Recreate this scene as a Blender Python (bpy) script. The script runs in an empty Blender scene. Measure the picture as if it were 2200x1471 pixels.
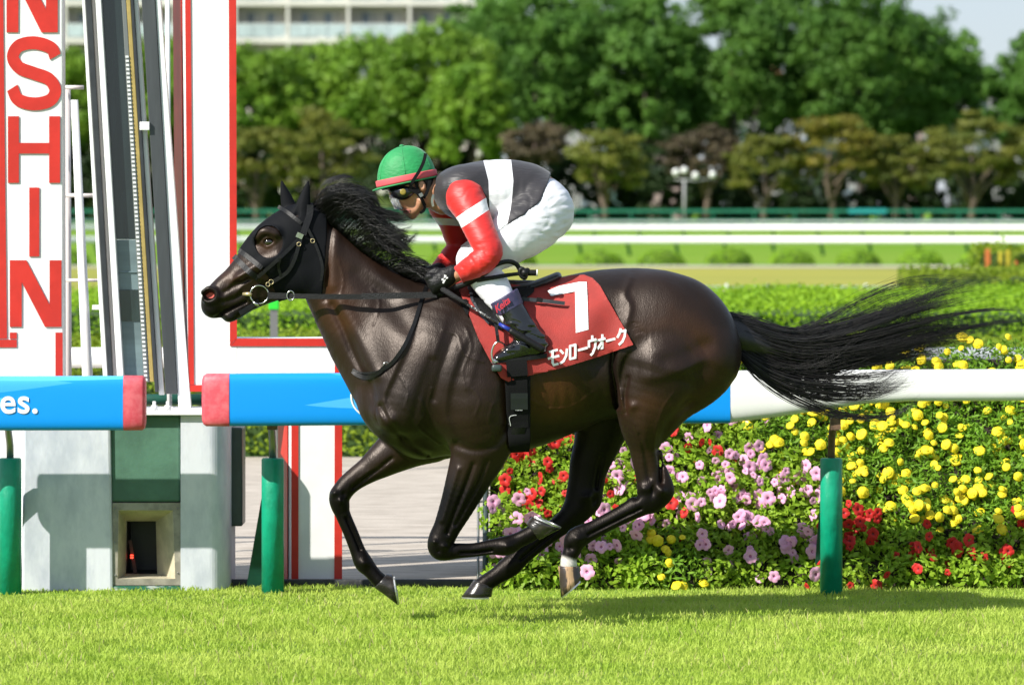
import bpy, bmesh, math, random
import numpy as np
from mathutils import Vector, Matrix

R = math.radians
random.seed(7)
rng = np.random.default_rng(7)

# ------------------------------------------------------------------ camera, sky, sun, exposure
FPX, WPX, HPX = 10000.0, 2200.0, 1471.0   # focal length and size of the photograph in its pixels
EYE, HOR, DH = 1.81, 440.0, 20.0          # eye height, horizon row, distance of the horse
scene = bpy.context.scene
cd = bpy.data.cameras.new('camera')
cam = bpy.data.objects.new('camera', cd)
scene.collection.objects.link(cam)
cam.location = (0, 0, EYE)
cam.rotation_euler = (R(90), 0, 0)
cd.sensor_width = 36.0
cd.lens = 36.0 * FPX / WPX
cd.shift_y = -(HPX / 2 - HOR) / WPX
cd.clip_start = 0.5
cd.clip_end = 3000
cd.dof.use_dof = True
cd.dof.focus_distance = 19.9
cd.dof.aperture_fstop = 5.0
scene.camera = cam

SUN = Vector((1.12, 0.85, -1.08)).normalized()     # the way the light travels
world = bpy.data.worlds.new('World')
scene.world = world
world.use_nodes = True
wn = world.node_tree
sky = wn.nodes.new('ShaderNodeTexSky')
sky.sky_type = 'NISHITA'
sky.sun_disc = False
sky.sun_elevation = math.asin(-SUN.z)
sky.sun_rotation = math.atan2(-SUN.x, -SUN.y)
sky.air_density = 1.0
sky.dust_density = 0.3
sky.ozone_density = 1.6
tint = wn.nodes.new('ShaderNodeMix')          # thin even cloud over the whole sky
tint.data_type = 'RGBA'
tint.inputs[0].default_value = 0.80
tint.inputs[7].default_value = (2.7, 3.2, 3.95, 1)
wn.links.new(sky.outputs[0], tint.inputs[6])
wn.links.new(tint.outputs[2], wn.nodes['Background'].inputs[0])
wn.nodes['Background'].inputs[1].default_value = 0.108
sl = bpy.data.lights.new('sun', 'SUN')
sl.energy = 4.3
sl.angle = R(0.55)
sl.color = (1.0, 0.955, 0.88)
sun = bpy.data.objects.new('sun', sl)
scene.collection.objects.link(sun)
sun.rotation_euler = SUN.to_track_quat('-Z', 'Y').to_euler()
sun.location = (-6, 0, 12)
vs = scene.view_settings
vs.view_transform = 'Standard'
vs.look = 'None'
vs.gamma = 1.0
vs.exposure = 0.82
vs.use_curve_mapping = False

# ------------------------------------------------------------------ helpers
COL = scene.collection


def P(px, py, D=DH, dy=0.0):
    """a pixel of the photograph at distance D"""
    return Vector(((px - 1100.0) / FPX * D, D + dy, EYE - (py - HOR) / FPX * D))


def gz(D):
    """height of the ground at distance D"""
    if D < 200: return 0.0
    return min(0.4, (D - 200) / 90 * 0.4)


def tag(o, label=None, cat=None, group=None, kind=None):
    if label: o['label'] = label
    if cat: o['category'] = cat
    if group: o['group'] = group
    if kind: o['kind'] = kind
    return o


def empty(name, loc=(0, 0, 0), label=None, cat=None, group=None, rz=0.0):
    e = bpy.data.objects.new(name, None)
    COL.objects.link(e)
    e.location = loc
    e.rotation_euler = (0, 0, rz)
    e.empty_display_size = 0.1
    return tag(e, label, cat, group)


def link(name, me, mat, parent=None, local=False):
    o = bpy.data.objects.new(name, me)
    COL.objects.link(o)
    if mat is not None and len(me.materials) == 0:
        for m in (mat if isinstance(mat, (list, tuple)) else [mat]):
            me.materials.append(m)
    if parent is not None:
        o.parent = parent
        if not local:
            loc = Vector(parent.location)
            q = parent
            while q.parent is not None and q.type != 'EMPTY':
                q = q.parent
                loc = Vector(q.location)
            if parent.type == 'EMPTY':
                o.matrix_parent_inverse = (Matrix.Translation(loc) @ parent.rotation_euler.to_matrix().to_4x4()).inverted()
            # a mesh parent already carries the offset of its own empty in its parent inverse: identity
    return o


def mesh(name, v, f, mat, parent=None, smooth=True, local=False, bevel=0.0):
    me = bpy.data.meshes.new(name)
    if isinstance(v, np.ndarray): v = v.tolist()
    if isinstance(f, np.ndarray): f = f.tolist()
    me.from_pydata(v, [], f)
    if smooth:
        me.polygons.foreach_set('use_smooth', [len(q) <= 4 for q in f])      # end caps stay flat
    me.update()
    o = link(name, me, mat, parent, local)
    if bevel:
        b = o.modifiers.new('bevel', 'BEVEL')
        b.width = bevel
        b.segments = 2
        b.limit_method = 'ANGLE'
    return o


def box_vf(x0, x1, y0, y1, z0, z1):
    v = [(x, y, z) for x in (x0, x1) for y in (y0, y1) for z in (z0, z1)]
    f = [(0, 1, 3, 2), (4, 6, 7, 5), (0, 4, 5, 1), (2, 3, 7, 6), (0, 2, 6, 4), (1, 5, 7, 3)]
    return v, f


def join(parts):
    V, Fs = [], []
    for v, f in parts:
        n = len(V)
        V += [tuple(p) for p in v]
        Fs += [tuple(i + n for i in q) for q in f]
    return V, Fs


def pbox(x0, x1, y0, y1, D, t):
    """box whose front face fills the pixel rectangle at distance D, t metres deep"""
    a, b = P(x0, y1, D), P(x1, y0, D)
    return box_vf(a.x, b.x, D, D + t, a.z, b.z)


def bar_vf(x0, x1, ya, x2, x3, yb, D, t):
    """leaning bar: front face from pixels (x0..x1, ya) to (x2..x3, yb)"""
    v = []
    for dy in (0, t):
        for (x, y) in ((x0, ya), (x1, ya), (x3, yb), (x2, yb)):
            p = P(x, y, D)
            v.append((p.x, p.y + dy, p.z))
    return v, [(3, 2, 1, 0), (4, 5, 6, 7), (0, 1, 5, 4), (1, 2, 6, 5), (2, 3, 7, 6), (3, 0, 4, 7)]


def prism_vf(poly, D, t, rnd=None):
    """polygon in pixels at distance D, extruded t metres back"""
    n = len(poly)
    a = [tuple(P(x, y, D)) for x, y in poly]
    b = [(p[0], p[1] + t, p[2]) for p in a]
    area = sum(a[i][0] * a[(i + 1) % n][2] - a[(i + 1) % n][0] * a[i][2] for i in range(n))
    if area < 0:
        a.reverse(); b.reverse()
    f = [tuple(range(n)), tuple(range(2 * n - 1, n - 1, -1))]
    f += [(i, i + n, (i + 1) % n + n, (i + 1) % n) for i in range(n)]
    return a + b, f


def tube_vf(pts, rad, n=8, caps=True, flat=1.0):
    """tube along world points; rad a number or one per point"""
    pts = [Vector(p) for p in pts]
    if not hasattr(rad, '__len__'): rad = [rad] * len(pts)
    v, f = [], []
    for i, p in enumerate(pts):
        d = (pts[min(i + 1, len(pts) - 1)] - pts[max(i - 1, 0)]).normalized()
        u = Vector((0, 1, 0)).cross(d)
        if u.length < 0.05: u = Vector((1, 0, 0)).cross(d)
        u.normalize()
        w = d.cross(u)
        for k in range(n):
            a = 2 * math.pi * k / n
            v.append(tuple(p + (u * math.cos(a) + w * math.sin(a) * flat) * rad[i]))
    for i in range(len(pts) - 1):
        for k in range(n):
            a, b = i * n + k, i * n + (k + 1) % n
            f.append((a, b, b + n, a + n))
    if caps:
        f.append(tuple(range(n - 1, -1, -1)))
        f.append(tuple(range((len(pts) - 1) * n, len(pts) * n)))
    return v, f


def lathe_vf(prof, n=16, centre=(0, 0, 0)):
    """profile of (radius, z) turned round the z axis"""
    v, f = [], []
    for r, z in prof:
        for k in range(n):
            a = 2 * math.pi * k / n
            v.append((centre[0] + r * math.cos(a), centre[1] + r * math.sin(a), centre[2] + z))
    for i in range(len(prof) - 1):
        for k in range(n):
            a, b = i * n + k, i * n + (k + 1) % n
            f.append((a, b, b + n, a + n))
    f.append(tuple(range(n - 1, -1, -1)))
    f.append(tuple(range((len(prof) - 1) * n, len(prof) * n)))
    return v, f


def sphere_vf(c, r, n=16, m=10, sx=1, sy=1, sz=1):
    v, f = [], []
    for i in range(m + 1):
        t = math.pi * i / m
        for k in range(n):
            a = 2 * math.pi * k / n
            v.append((c[0] + r * sx * math.sin(t) * math.cos(a), c[1] + r * sy * math.sin(t) * math.sin(a), c[2] + r * sz * math.cos(t)))
    for i in range(m):
        for k in range(n):
            a, b = i * n + k, i * n + (k + 1) % n
            f.append((a, a + n, b + n, b))
    return v, f


def torus_vf(c, R0, r, n=28, m=8, sx=1.0, sz=1.0, tilt=0.0):
    """ring in the xz plane"""
    v, f = [], []
    for i in range(n):
        a = 2 * math.pi * i / n
        for k in range(m):
            b = 2 * math.pi * k / m
            q = R0 + r * math.cos(b)
            x, z = q * math.cos(a) * sx, q * math.sin(a) * sz
            xx = x * math.cos(tilt) - z * math.sin(tilt)
            zz = x * math.sin(tilt) + z * math.cos(tilt)
            v.append((c[0] + xx, c[1] + r * math.sin(b), c[2] + zz))
    for i in range(n):
        for k in range(m):
            f.append((i * m + k, i * m + (k + 1) % m, ((i + 1) % n) * m + (k + 1) % m, ((i + 1) % n) * m + k))
    return v, f


def catmull(pts, sub=6):
    pts = np.asarray(pts, float)
    n = len(pts)
    q = np.vstack([2 * pts[0] - pts[1], pts, 2 * pts[-1] - pts[-2]])
    out = []
    for i in range(n - 1):
        p0, p1, p2, p3 = q[i], q[i + 1], q[i + 2], q[i + 3]
        for s in range(sub):
            t = s / sub
            out.append(0.5 * (2 * p1 + (p2 - p0) * t + (2 * p0 - 5 * p1 + 4 * p2 - p3) * t * t + (3 * p1 - p0 - 3 * p2 + p3) * t ** 3))
    out.append(pts[-1])
    return np.array(out)


# ------------------------------------------------------------------ materials
MATS = {}


def mat(name, col, rough=0.5, var=0.0, scale=6.0, bump=0.0, bscale=60.0, metal=0.0, spec=0.5, coat=0.0, sheen=0.0,
        stretch=(1, 1, 1), alt=None, lo=0.42, hi=0.6, rand=0.0, trans=0.0, coat_rough=0.1, bstretch=None, sss=0.0):
    """principled material: col, or col mixed with alt by noise; var darkens and lightens; rand varies by object"""
    if name in MATS: return MATS[name]
    m = bpy.data.materials.new(name)
    m.use_nodes = True
    nt = m.node_tree
    b = nt.nodes['Principled BSDF']
    b.inputs['Roughness'].default_value = rough
    b.inputs['Metallic'].default_value = metal
    b.inputs['Specular IOR Level'].default_value = spec
    b.inputs['Coat Weight'].default_value = coat
    b.inputs['Coat Roughness'].default_value = coat_rough
    b.inputs['Sheen Weight'].default_value = sheen
    b.inputs['Transmission Weight'].default_value = trans
    if sss:
        b.inputs['Subsurface Weight'].default_value = sss
        b.inputs['Subsurface Radius'].default_value = (0.01, 0.004, 0.002)
    c = (*col, 1)
    b.inputs['Base Color'].default_value = c
    tc = nt.nodes.new('ShaderNodeTexCoord')
    out = None
    if alt is not None or var:
        mp = nt.nodes.new('ShaderNodeMapping')
        mp.inputs['Scale'].default_value = stretch
        nt.links.new(tc.outputs['Object'], mp.inputs[0])
        nz = nt.nodes.new('ShaderNodeTexNoise')
        nz.inputs['Scale'].default_value = scale
        nz.inputs['Detail'].default_value = 5
        nz.inputs['Roughness'].default_value = 0.65
        nt.links.new(mp.outputs[0], nz.inputs[0])
        rp = nt.nodes.new('ShaderNodeValToRGB')
        a = tuple(x * (1 - var) for x in col)
        z = alt if alt is not None else tuple(min(1, x * (1 + var)) for x in col)
        rp.color_ramp.elements[0].position = lo
        rp.color_ramp.elements[0].color = (*a, 1)
        rp.color_ramp.elements[1].position = hi
        rp.color_ramp.elements[1].color = (*z, 1)
        nt.links.new(nz.outputs[0], rp.inputs[0])
        out = rp.outputs[0]
    if rand:
        oi = nt.nodes.new('ShaderNodeObjectInfo')
        hs = nt.nodes.new('ShaderNodeHueSaturation')
        mr = nt.nodes.new('ShaderNodeMapRange')
        mr.inputs[3].default_value = 1 - rand
        mr.inputs[4].default_value = 1 + rand
        nt.links.new(oi.outputs['Random'], mr.inputs[0])
        nt.links.new(mr.outputs[0], hs.inputs['Value'])
        if out is not None: nt.links.new(out, hs.inputs['Color'])
        else: hs.inputs['Color'].default_value = c
        out = hs.outputs[0]
    if out is not None: nt.links.new(out, b.inputs['Base Color'])
    if bump:
        mp2 = nt.nodes.new('ShaderNodeMapping')
        mp2.inputs['Scale'].default_value = bstretch or stretch
        nt.links.new(tc.outputs['Object'], mp2.inputs[0])
        n2 = nt.nodes.new('ShaderNodeTexNoise')
        n2.inputs['Scale'].default_value = bscale
        n2.inputs['Detail'].default_value = 4
        nt.links.new(mp2.outputs[0], n2.inputs[0])
        bp = nt.nodes.new('ShaderNodeBump')
        bp.inputs['Strength'].default_value = bump
        bp.inputs['Distance'].default_value = 0.01
        nt.links.new(n2.outputs[0], bp.inputs['Height'])
        nt.links.new(bp.outputs[0], b.inputs['Normal'])
    MATS[name] = m
    return m


def leaf_mat(name, a, b, rough=0.5, scale=3.0, rand=0.12, back=0.35):
    """foliage: two greens by noise, a little light through the leaf"""
    m = mat(name, a, rough, alt=b, scale=scale, lo=0.35, hi=0.65, rand=rand, spec=0.25)
    nt = m.node_tree
    bs = nt.nodes['Principled BSDF']
    tr = nt.nodes.new('ShaderNodeBsdfTranslucent')
    src = bs.inputs['Base Color'].links[0].from_socket
    nt.links.new(src, tr.inputs[0])
    mx = nt.nodes.new('ShaderNodeMixShader')
    mx.inputs[0].default_value = back
    nt.links.new(bs.outputs[0], mx.inputs[1])
    nt.links.new(tr.outputs[0], mx.inputs[2])
    nt.links.new(mx.outputs[0], nt.nodes['Material Output'].inputs[0])
    return m
# ------------------------------------------------------------------ ground
M_TURF = mat('turf', (0.115, 0.20, 0.022), 0.8, var=0.25, scale=0.8, bump=0.4, bscale=30)
M_TURF_FAR = mat('turf_far', (0.13, 0.25, 0.02), 0.95, spec=0.05, alt=(0.175, 0.28, 0.03), scale=0.06, stretch=(0.4, 1, 1))
M_TAN = mat('dry_turf', (0.32, 0.31, 0.065), 0.95, spec=0.05, alt=(0.245, 0.26, 0.06), scale=0.25, stretch=(0.25, 1, 1))
M_SAND = mat('sand_path', (0.50, 0.44, 0.375), 0.95, alt=(0.33, 0.285, 0.235), scale=9, stretch=(0.35, 1.6, 1), lo=0.4, hi=0.62, bump=0.5, bscale=55, bstretch=(0.6, 1, 1))
M_DUST = mat('dust_path', (0.42, 0.39, 0.29), 0.95, var=0.1, scale=0.3)


def strip(name, d0, d1, dz, m, x=400.0, n=1):
    v, f = [], []
    for i in range(n + 1):
        d = d0 + (d1 - d0) * i / n
        for s in (-1, 1):
            v.append((s * x, d, gz(d) + dz))
    for i in range(n):
        f.append((2 * i, 2 * i + 1, 2 * i + 3, 2 * i + 2))
    o = mesh(name, v, f, m, smooth=False)
    o['kind'] = 'structure'
    return o


strip('ground', -30, 1500, 0.0, M_TURF_FAR, 900, 60)
strip('turf_track', -20, 21.95, 0.006, M_TURF, 60)
strip('sand_path', 21.98, 33.2, 0.012, M_SAND, 60)
strip('dry_turf', 88, 132, 0.02, M_TAN, 300)
strip('dust_path', 132, 137, 0.03, M_DUST, 300)
# kerb of dark rubber at the edge of the turf
M_RUBBER = mat('rubber_edge', (0.02, 0.021, 0.022), 0.6, var=0.3, scale=20, bump=0.3)
v, f = box_vf(-4, 4, 21.95, 21.99, 0.0, 0.045)
tag(mesh('turf_edging', v, f, M_RUBBER, bevel=0.008), kind='structure')


# ------------------------------------------------------------------ leafy masses
def leaf_quads(cent, nrm, size, r):
    """one bent leaf (two triangles folded on the midrib -> two quads) for each centre, facing about nrm"""
    n = len(cent)
    a = r.normal(size=(n, 3))
    u = np.cross(nrm, a); u /= np.linalg.norm(u, axis=1, keepdims=True) + 1e-9
    w = np.cross(nrm, u)
    L = size[:, None]
    p0 = cent - u * L * 0.5
    p1 = cent + w * L * 0.28 - nrm * L * 0.08
    p2 = cent + u * L * 0.5 - nrm * L * 0.12
    p3 = cent - w * L * 0.28 - nrm * L * 0.08
    v = np.stack([p0, p1, p2, p3], 1).reshape(-1, 3)
    i = np.arange(n)[:, None] * 4
    f = np.concatenate([i + np.array([0, 1, 2]), i + np.array([0, 2, 3])], 0)
    return v, f


def unit(a):
    return a / (np.linalg.norm(a, axis=1, keepdims=True) + 1e-9)


def crown_mesh(name, m, c, rx, rz, clumps, per, leaf, seed, kind='round', parent=None, low=-0.75):
    """crown of leaf clumps spread over an uneven ellipsoid"""
    r = np.random.default_rng(seed)
    C, N, S = [], [], []
    k = 0
    while k < clumps:
        d = r.normal(size=3); d /= np.linalg.norm(d)
        if d[2] < low: continue
        rad = r.uniform(0.45, 1.0) ** 0.6
        if kind == 'pine':
            rad *= 1.0 if r.random() < 0.6 else r.uniform(0.8, 1.12)
            cr = r.uniform(0.10, 0.19) * rx
            cz = cr * 0.75
        elif kind == 'layer':
            cr = r.uniform(0.16, 0.32) * rx
            cz = cr * 0.32
        else:
            cr = r.uniform(0.12, 0.25) * rx
            cz = cr * 0.8
        p = np.array(c) + d * np.array([rx, rx, rz]) * rad * r.uniform(0.9, 1.06)
        q = r.normal(size=(per, 3)); q = unit(q)
        q *= (r.uniform(0.02, 1.5, size=(per, 1))) ** 0.5
        pts = p + q * np.array([cr, cr, cz])
        nr = unit(q + 0.45 * r.normal(size=(per, 3)) + np.array([0, 0, 0.25]))
        C.append(pts); N.append(nr); S.append(r.uniform(0.6, 1.3, per) * leaf)
        k += 1
    v, f = leaf_quads(np.concatenate(C), np.concatenate(N), np.concatenate(S), r)
    return mesh(name, v, f, m, parent, smooth=False)


M_BARK = mat('bark', (0.15, 0.11, 0.085), 0.9, var=0.35, scale=4, bump=0.6, bscale=12)
M_BARK_D = mat('dark_bark', (0.06, 0.045, 0.035), 0.9, var=0.35, scale=4)


def tree(px, py_top, py_bot, D, rx, m, kind, label, seed, group, clumps, per, leaf, name, bark=None, low=-0.75):
    r = random.Random(seed)
    b = P(px, HOR, D); b.z = gz(D)
    zt, zb = P(px, py_top, D).z, P(px, py_bot, D).z
    t = empty(name, b, label, 'tree', group)
    # trunk with limbs
    top = zb + (zt - zb) * 0.55
    parts = [tube_vf([(b.x, D, b.z - 0.1), (b.x + r.uniform(-.2, .2), D, b.z + (zb - b.z) * 0.6), (b.x + r.uniform(-.4, .4), D, zb + 0.3), (b.x, D, top)], [0.24, 0.2, 0.17, 0.05], 7)]
    for i in range(6):
        a = r.uniform(0, 6.28)
        s = Vector((b.x, D, b.z + (zb - b.z) * r.uniform(0.55, 1.0)))
        e = Vector((b.x + math.cos(a) * rx * 0.7, D + math.sin(a) * rx * 0.7, zb + (zt - zb) * r.uniform(0.25, 0.7)))
        parts.append(tube_vf([s, s.lerp(e, 0.5) + Vector((0, 0, 0.25)), e], [0.11, 0.07, 0.03], 5))
    v, f = join(parts)
    mesh('trunk', v, f, bark or M_BARK, t)
    crown_mesh('crown', m, (b.x, D, (zt + zb) / 2), rx, (zt - zb) / 2, clumps, per, leaf, seed, kind, t, low)
    return t


L_BROAD = leaf_mat('leaf_broad', (0.10, 0.215, 0.02), (0.20, 0.33, 0.03), 0.55, 0.25)
L_PINE = leaf_mat('leaf_pine', (0.065, 0.16, 0.025), (0.12, 0.25, 0.035), 0.6, 0.3)
L_GOLD = leaf_mat('leaf_gold', (0.14, 0.16, 0.02), (0.25, 0.20, 0.03), 0.55, 0.5)
L_OLIVE = leaf_mat('leaf_olive', (0.10, 0.135, 0.02), (0.19, 0.195, 0.03), 0.55, 0.5)
L_RUST = leaf_mat('leaf_rust', (0.07, 0.06, 0.035), (0.13, 0.10, 0.055), 0.6, 0.5)
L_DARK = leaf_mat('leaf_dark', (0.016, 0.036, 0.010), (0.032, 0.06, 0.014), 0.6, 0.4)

sd = 100
# tall pines
PINES = [(1150, -70, 360, 325, 4.8), (1290, -40, 350, 332, 4.6), (1385, -10, 360, 322, 3.6), (1575, -60, 350, 324, 4.8), (1710, -70, 360, 333, 4.8),
         (1845, -50, 350, 322, 4.4), (2005, 55, 360, 326, 4.0), (2235, 70, 360, 324, 3.3), (1060, -10, 310, 336, 3.6), (1470, 75, 370, 335, 3.8), (1930, 10, 350, 338, 4.4)]
PINE_AT = ['standing behind the rusty tree beside the pale block', 'rising behind the first olive tree past the jockey', 'edging the narrow gap of sky', 'rising behind the second rusty tree', 'in the middle of the belt, above the golden tree',
           'with the tallest rounded crown before the wide gap of sky', 'alone at the edge of the wide gap of sky', 'beyond the wide gap of sky', 'touching the end of the apartment block', 'short and set back in the narrow gap of sky', 'set back between the two tall crowns before the wide gap']
for i, (px, t0, b0, D, rx) in enumerate(PINES):
    tree(px, t0, b0, D, rx * 1.14, L_PINE, 'pine', 'tall dark green pine ' + PINE_AT[i], sd + i, 'pines behind the far rails', 250, 80, 0.42, 'pine_tree', M_BARK_D)
# broadleaf trees in front of the apartment block
BROAD = [(545, 92, 370, 314, 3.6), (670, 95, 350, 318, 4.0), (800, 75, 340, 316, 4.4), (930, 48, 330, 313, 4.3), (1010, 130, 370, 309, 3.0), (150, 100, 380, 318, 3.8),
         (20, 60, 380, 320, 3.8), (290, 70, 380, 319, 4.0), (410, 80, 370, 317, 3.6)]
BROAD_AT = ['right beside the stepped white and red board', 'behind the low olive tree below the balconies', 'in the middle below the balconies', 'with the tallest crown, before the end of the pale block', 'low at the foot of the dark pines',
            'seen between the lettered board and the mirror', 'hidden behind the lettered board', 'seen behind the leaning mirror', 'hidden behind the stepped board']
for i, (px, t0, b0, D, rx) in enumerate(BROAD):
    tree(px, t0, b0, D, rx, L_BROAD, 'round', 'full light green broadleaf tree ' + BROAD_AT[i], sd + 20 + i, 'broadleaf trees below the apartment block', 190, 70, 0.42, 'broadleaf_tree', M_BARK_D)
# small turning trees right behind the green fence
SMALL = [(1785, 245, 400, 300, 3.0, L_GOLD, 'small golden green tree with a forked pale trunk behind the green fence', 'golden'),
         (1300, 275, 420, 301, 2.6, L_OLIVE, 'small olive green layered tree behind the green fence', 'olive'),
         (1640, 285, 430, 300, 2.5, L_OLIVE, 'small olive green layered tree behind the green fence', 'olive'),
         (1515, 275, 395, 303, 2.6, L_RUST, 'small rusty brown tree among the greener ones behind the fence', 'rust'),
         (1925, 285, 420, 301, 2.6, L_OLIVE, 'small olive green layered tree behind the green fence', 'olive'),
         (2085, 235, 420, 300, 3.0, L_OLIVE, 'small olive green layered tree behind the green fence', 'olive'),
         (2225, 270, 420, 301, 2.8, L_OLIVE, 'small olive green layered tree behind the green fence', 'olive'),
         (1150, 255, 370, 305, 2.2, L_RUST, 'small rusty brown tree among the greener ones behind the fence', 'rust'),
         (690, 235, 430, 300, 3.2, L_OLIVE, 'small olive green layered tree behind the green fence', 'olive'),
         (555, 265, 430, 302, 2.4, L_OLIVE, 'small olive green layered tree behind the green fence', 'olive')]
for i, (px, t0, b0, D, rx, m, lab, g) in enumerate(SMALL):
    tree(px, t0, b0, D, rx, m, 'layer', lab, sd + 40 + i, g + ' small trees behind the fence', 62, 66, 0.36, 'small_tree')
# dark shrubs filling the shade under the trees
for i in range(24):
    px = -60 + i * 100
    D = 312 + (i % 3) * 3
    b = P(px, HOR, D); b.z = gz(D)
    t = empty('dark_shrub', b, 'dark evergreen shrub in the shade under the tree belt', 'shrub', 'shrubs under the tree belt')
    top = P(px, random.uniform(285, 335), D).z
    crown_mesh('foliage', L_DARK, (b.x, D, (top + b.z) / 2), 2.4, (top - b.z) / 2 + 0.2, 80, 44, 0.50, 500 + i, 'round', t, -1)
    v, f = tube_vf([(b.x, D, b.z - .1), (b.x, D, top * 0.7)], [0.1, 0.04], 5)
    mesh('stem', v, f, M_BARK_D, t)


# ------------------------------------------------------------------ buildings behind the trees
M_CREAM = mat('cream_wall', (0.62, 0.60, 0.55), 0.8, var=0.06, scale=0.2)
M_CREAM2 = mat('balcony_wall', (0.55, 0.52, 0.46), 0.8, var=0.06, scale=0.3)
M_WINDOW = mat('window_glass', (0.16, 0.20, 0.24), 0.15, var=0.3, scale=0.5, spec=0.6)
M_CURTAIN = mat('curtain', (0.5, 0.48, 0.44), 0.8, var=0.15, scale=2, stretch=(4, 1, 0.2))
M_GLASSRAIL = mat('rail_glass', (0.42, 0.50, 0.52), 0.25, var=0.1, scale=0.7)
M_METAL_W = mat('white_metal', (0.72, 0.73, 0.72), 0.4)
BD = 362.0
ap = empty('apartment_block', (P(600, HOR, BD).x, BD, gz(BD)), 'pale cream apartment block with glass fronted balconies above the trees', 'building')
bx0, bx1 = P(-120, 0, BD).x, P(1068, 0, BD).x
v, f = box_vf(bx0, bx1, BD + 1.7, BD + 14, 0.3, 26)
mesh('wall', v, f, M_CREAM2, ap, smooth=False)
zf = P(0, 82, BD).z          # the floor of the storey in view
st = 2.92
for k in range(-4, 3):
    z = zf + k * st
    v, f = box_vf(bx0, bx1 - 0.3, BD, BD + 1.75, z - 0.42, z)
    mesh('balcony_slab', v, f, M_CREAM, ap, smooth=False, bevel=0.02)
    x = P(505, 0, BD).x
    if k in (-1, 0, 1):
        xs = [P(q, 0, BD).x for q in (140, 255, 375, 505, 618, 748, 880, 1000)]
        for i, xa in enumerate(xs):
            v, f = box_vf(xa - 0.11, xa + 0.11, BD + 0.05, BD + 1.69, z, z + st - 0.43)
            mesh('partition', v, f, M_CREAM, ap, smooth=False)
            xb = xs[i + 1] if i + 1 < len(xs) else bx1 - 0.5
            w = xb - xa
            for (u0, u1) in ((0.22, 0.42), (0.60, 0.82)):
                v, f = box_vf(xa + w * u0, xa + w * u1, BD + 1.62, BD + 1.72, z + 0.02, z + 2.0)
                wd = mesh('window', v, f, M_WINDOW, ap, smooth=False)
                v, f = box_vf(xa + w * (u0 + 0.55 * (u1 - u0)), xa + w * (u1 - 0.01), BD + 1.60, BD + 1.618, z + 0.05, z + 1.95)
                mesh('curtain', v, f, M_CURTAIN, wd, smooth=False)
            for j in range(3):
                v, f = box_vf(xa + 0.14 + (w - 0.28) * j / 3 + 0.03, xa + 0.14 + (w - 0.28) * (j + 1) / 3 - 0.03, BD + 0.06, BD + 0.09, z + 0.08, z + 1.05)
                mesh('railing_pane', v, f, M_GLASSRAIL, ap, smooth=False)
            v, f = box_vf(xa + 0.12, xb - 0.12, BD + 0.04, BD + 0.11, z + 1.055, z + 1.12)
            mesh('handrail', v, f, M_METAL_W, ap, smooth=False)
# rounded end pier of the block
v, f = box_vf(bx1 - 0.6, bx1 + 0.25, BD - 0.04, BD + 14, 0.3, 25.9)
mesh('end_wall', v, f, M_CREAM, ap, smooth=False, bevel=0.1)
v, f = box_vf(bx0 - .1, bx1 + 0.3, BD - 0.1, BD + 14.2, 26.0, 26.5)
mesh('roof', v, f, M_CREAM, ap, smooth=False)

M_ROOF_R = mat('roof_red', (0.30, 0.085, 0.05), 0.7, var=0.2, scale=1)
M_ROOF_G = mat('roof_grey', (0.16, 0.17, 0.19), 0.7, var=0.2, scale=1)
M_HW = mat('house_white', (0.34, 0.34, 0.35), 0.8, var=0.05, scale=0.3)
M_HP = mat('house_pink', (0.34, 0.26, 0.25), 0.8, var=0.05, scale=0.3)
M_HB = mat('house_blue', (0.40, 0.52, 0.62), 0.8, var=0.05, scale=0.3)
HOUSES = [(1180, 1290, 150, M_HW, M_ROOF_G, 'white house glimpsed through the pines with a grey roof beside the apartment block'),
          (1370, 1480, 245, M_HP, M_ROOF_G, 'pink rendered house glimpsed through the pines'),
          (1560, 1690, 175, M_HW, M_ROOF_R, 'white house with a low red roof glimpsed through the pines'),
          (1750, 1850, 150, M_HW, M_ROOF_G, 'white narrow house glimpsed through the densest pines'),
          (1905, 1985, 268, M_HP, M_ROOF_R, 'pink house with a white eave and red wall behind the small olive trees'),
          (2060, 2215, 190, M_HW, M_ROOF_G, 'white house filling the gap between the last two pines'),
          (1300, 1372, 268, M_HB, M_ROOF_G, 'pale blue house low behind the pines')]
for i, (xa, xb, yt, mw, mr_, lab) in enumerate(HOUSES):
    D = 352 + 3 * i
    a, b = P(xa, 0, D).x, P(xb, 0, D).x
    z1 = P(0, yt, D).z
    h = empty('house', ((a + b) / 2, D, gz(D)), lab, 'house', 'houses behind the tree belt')
    v, f = box_vf(a, b, D, D + 7, 0.35, z1)
    mesh('wall', v, f, mw, h, smooth=False)
    v = [(a - .4, D - .5, z1 + .01), (b + .4, D - .5, z1 + .01), (b + .4, D + 7.5, z1 + .01), (a - .4, D + 7.5, z1 + .01), (a + .6, D + 3.5, z1 + 1.3), (b - .6, D + 3.5, z1 + 1.3)]
    mesh('roof', v, [(0, 1, 5, 4), (1, 2, 5), (2, 3, 4, 5), (3, 0, 4), (3, 2, 1, 0)], mr_, h, smooth=False)
    nst = max(1, int((z1 - 0.5) / 2.8))
    for s in range(nst):
        for u in (0.22, 0.62):
            xw = a + (b - a) * u
            zz = z1 - 2.0 - s * 2.8
            v, f = box_vf(xw, xw + (b - a) * 0.18, D - 0.05, D + 0.1, zz, zz + 1.2)
            mesh('window', v, f, M_WINDOW, h, smooth=False)

# ------------------------------------------------------------------ far rails and fence
M_WHITE = mat('white_paint', (0.80, 0.80, 0.79), 0.35, var=0.04, scale=3)
M_RAILGREEN = mat('rail_green', (0.012, 0.155, 0.09), 0.5, var=0.1, scale=2)
M_TEAL = mat('teal_board', (0.02, 0.30, 0.30), 0.5)


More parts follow.
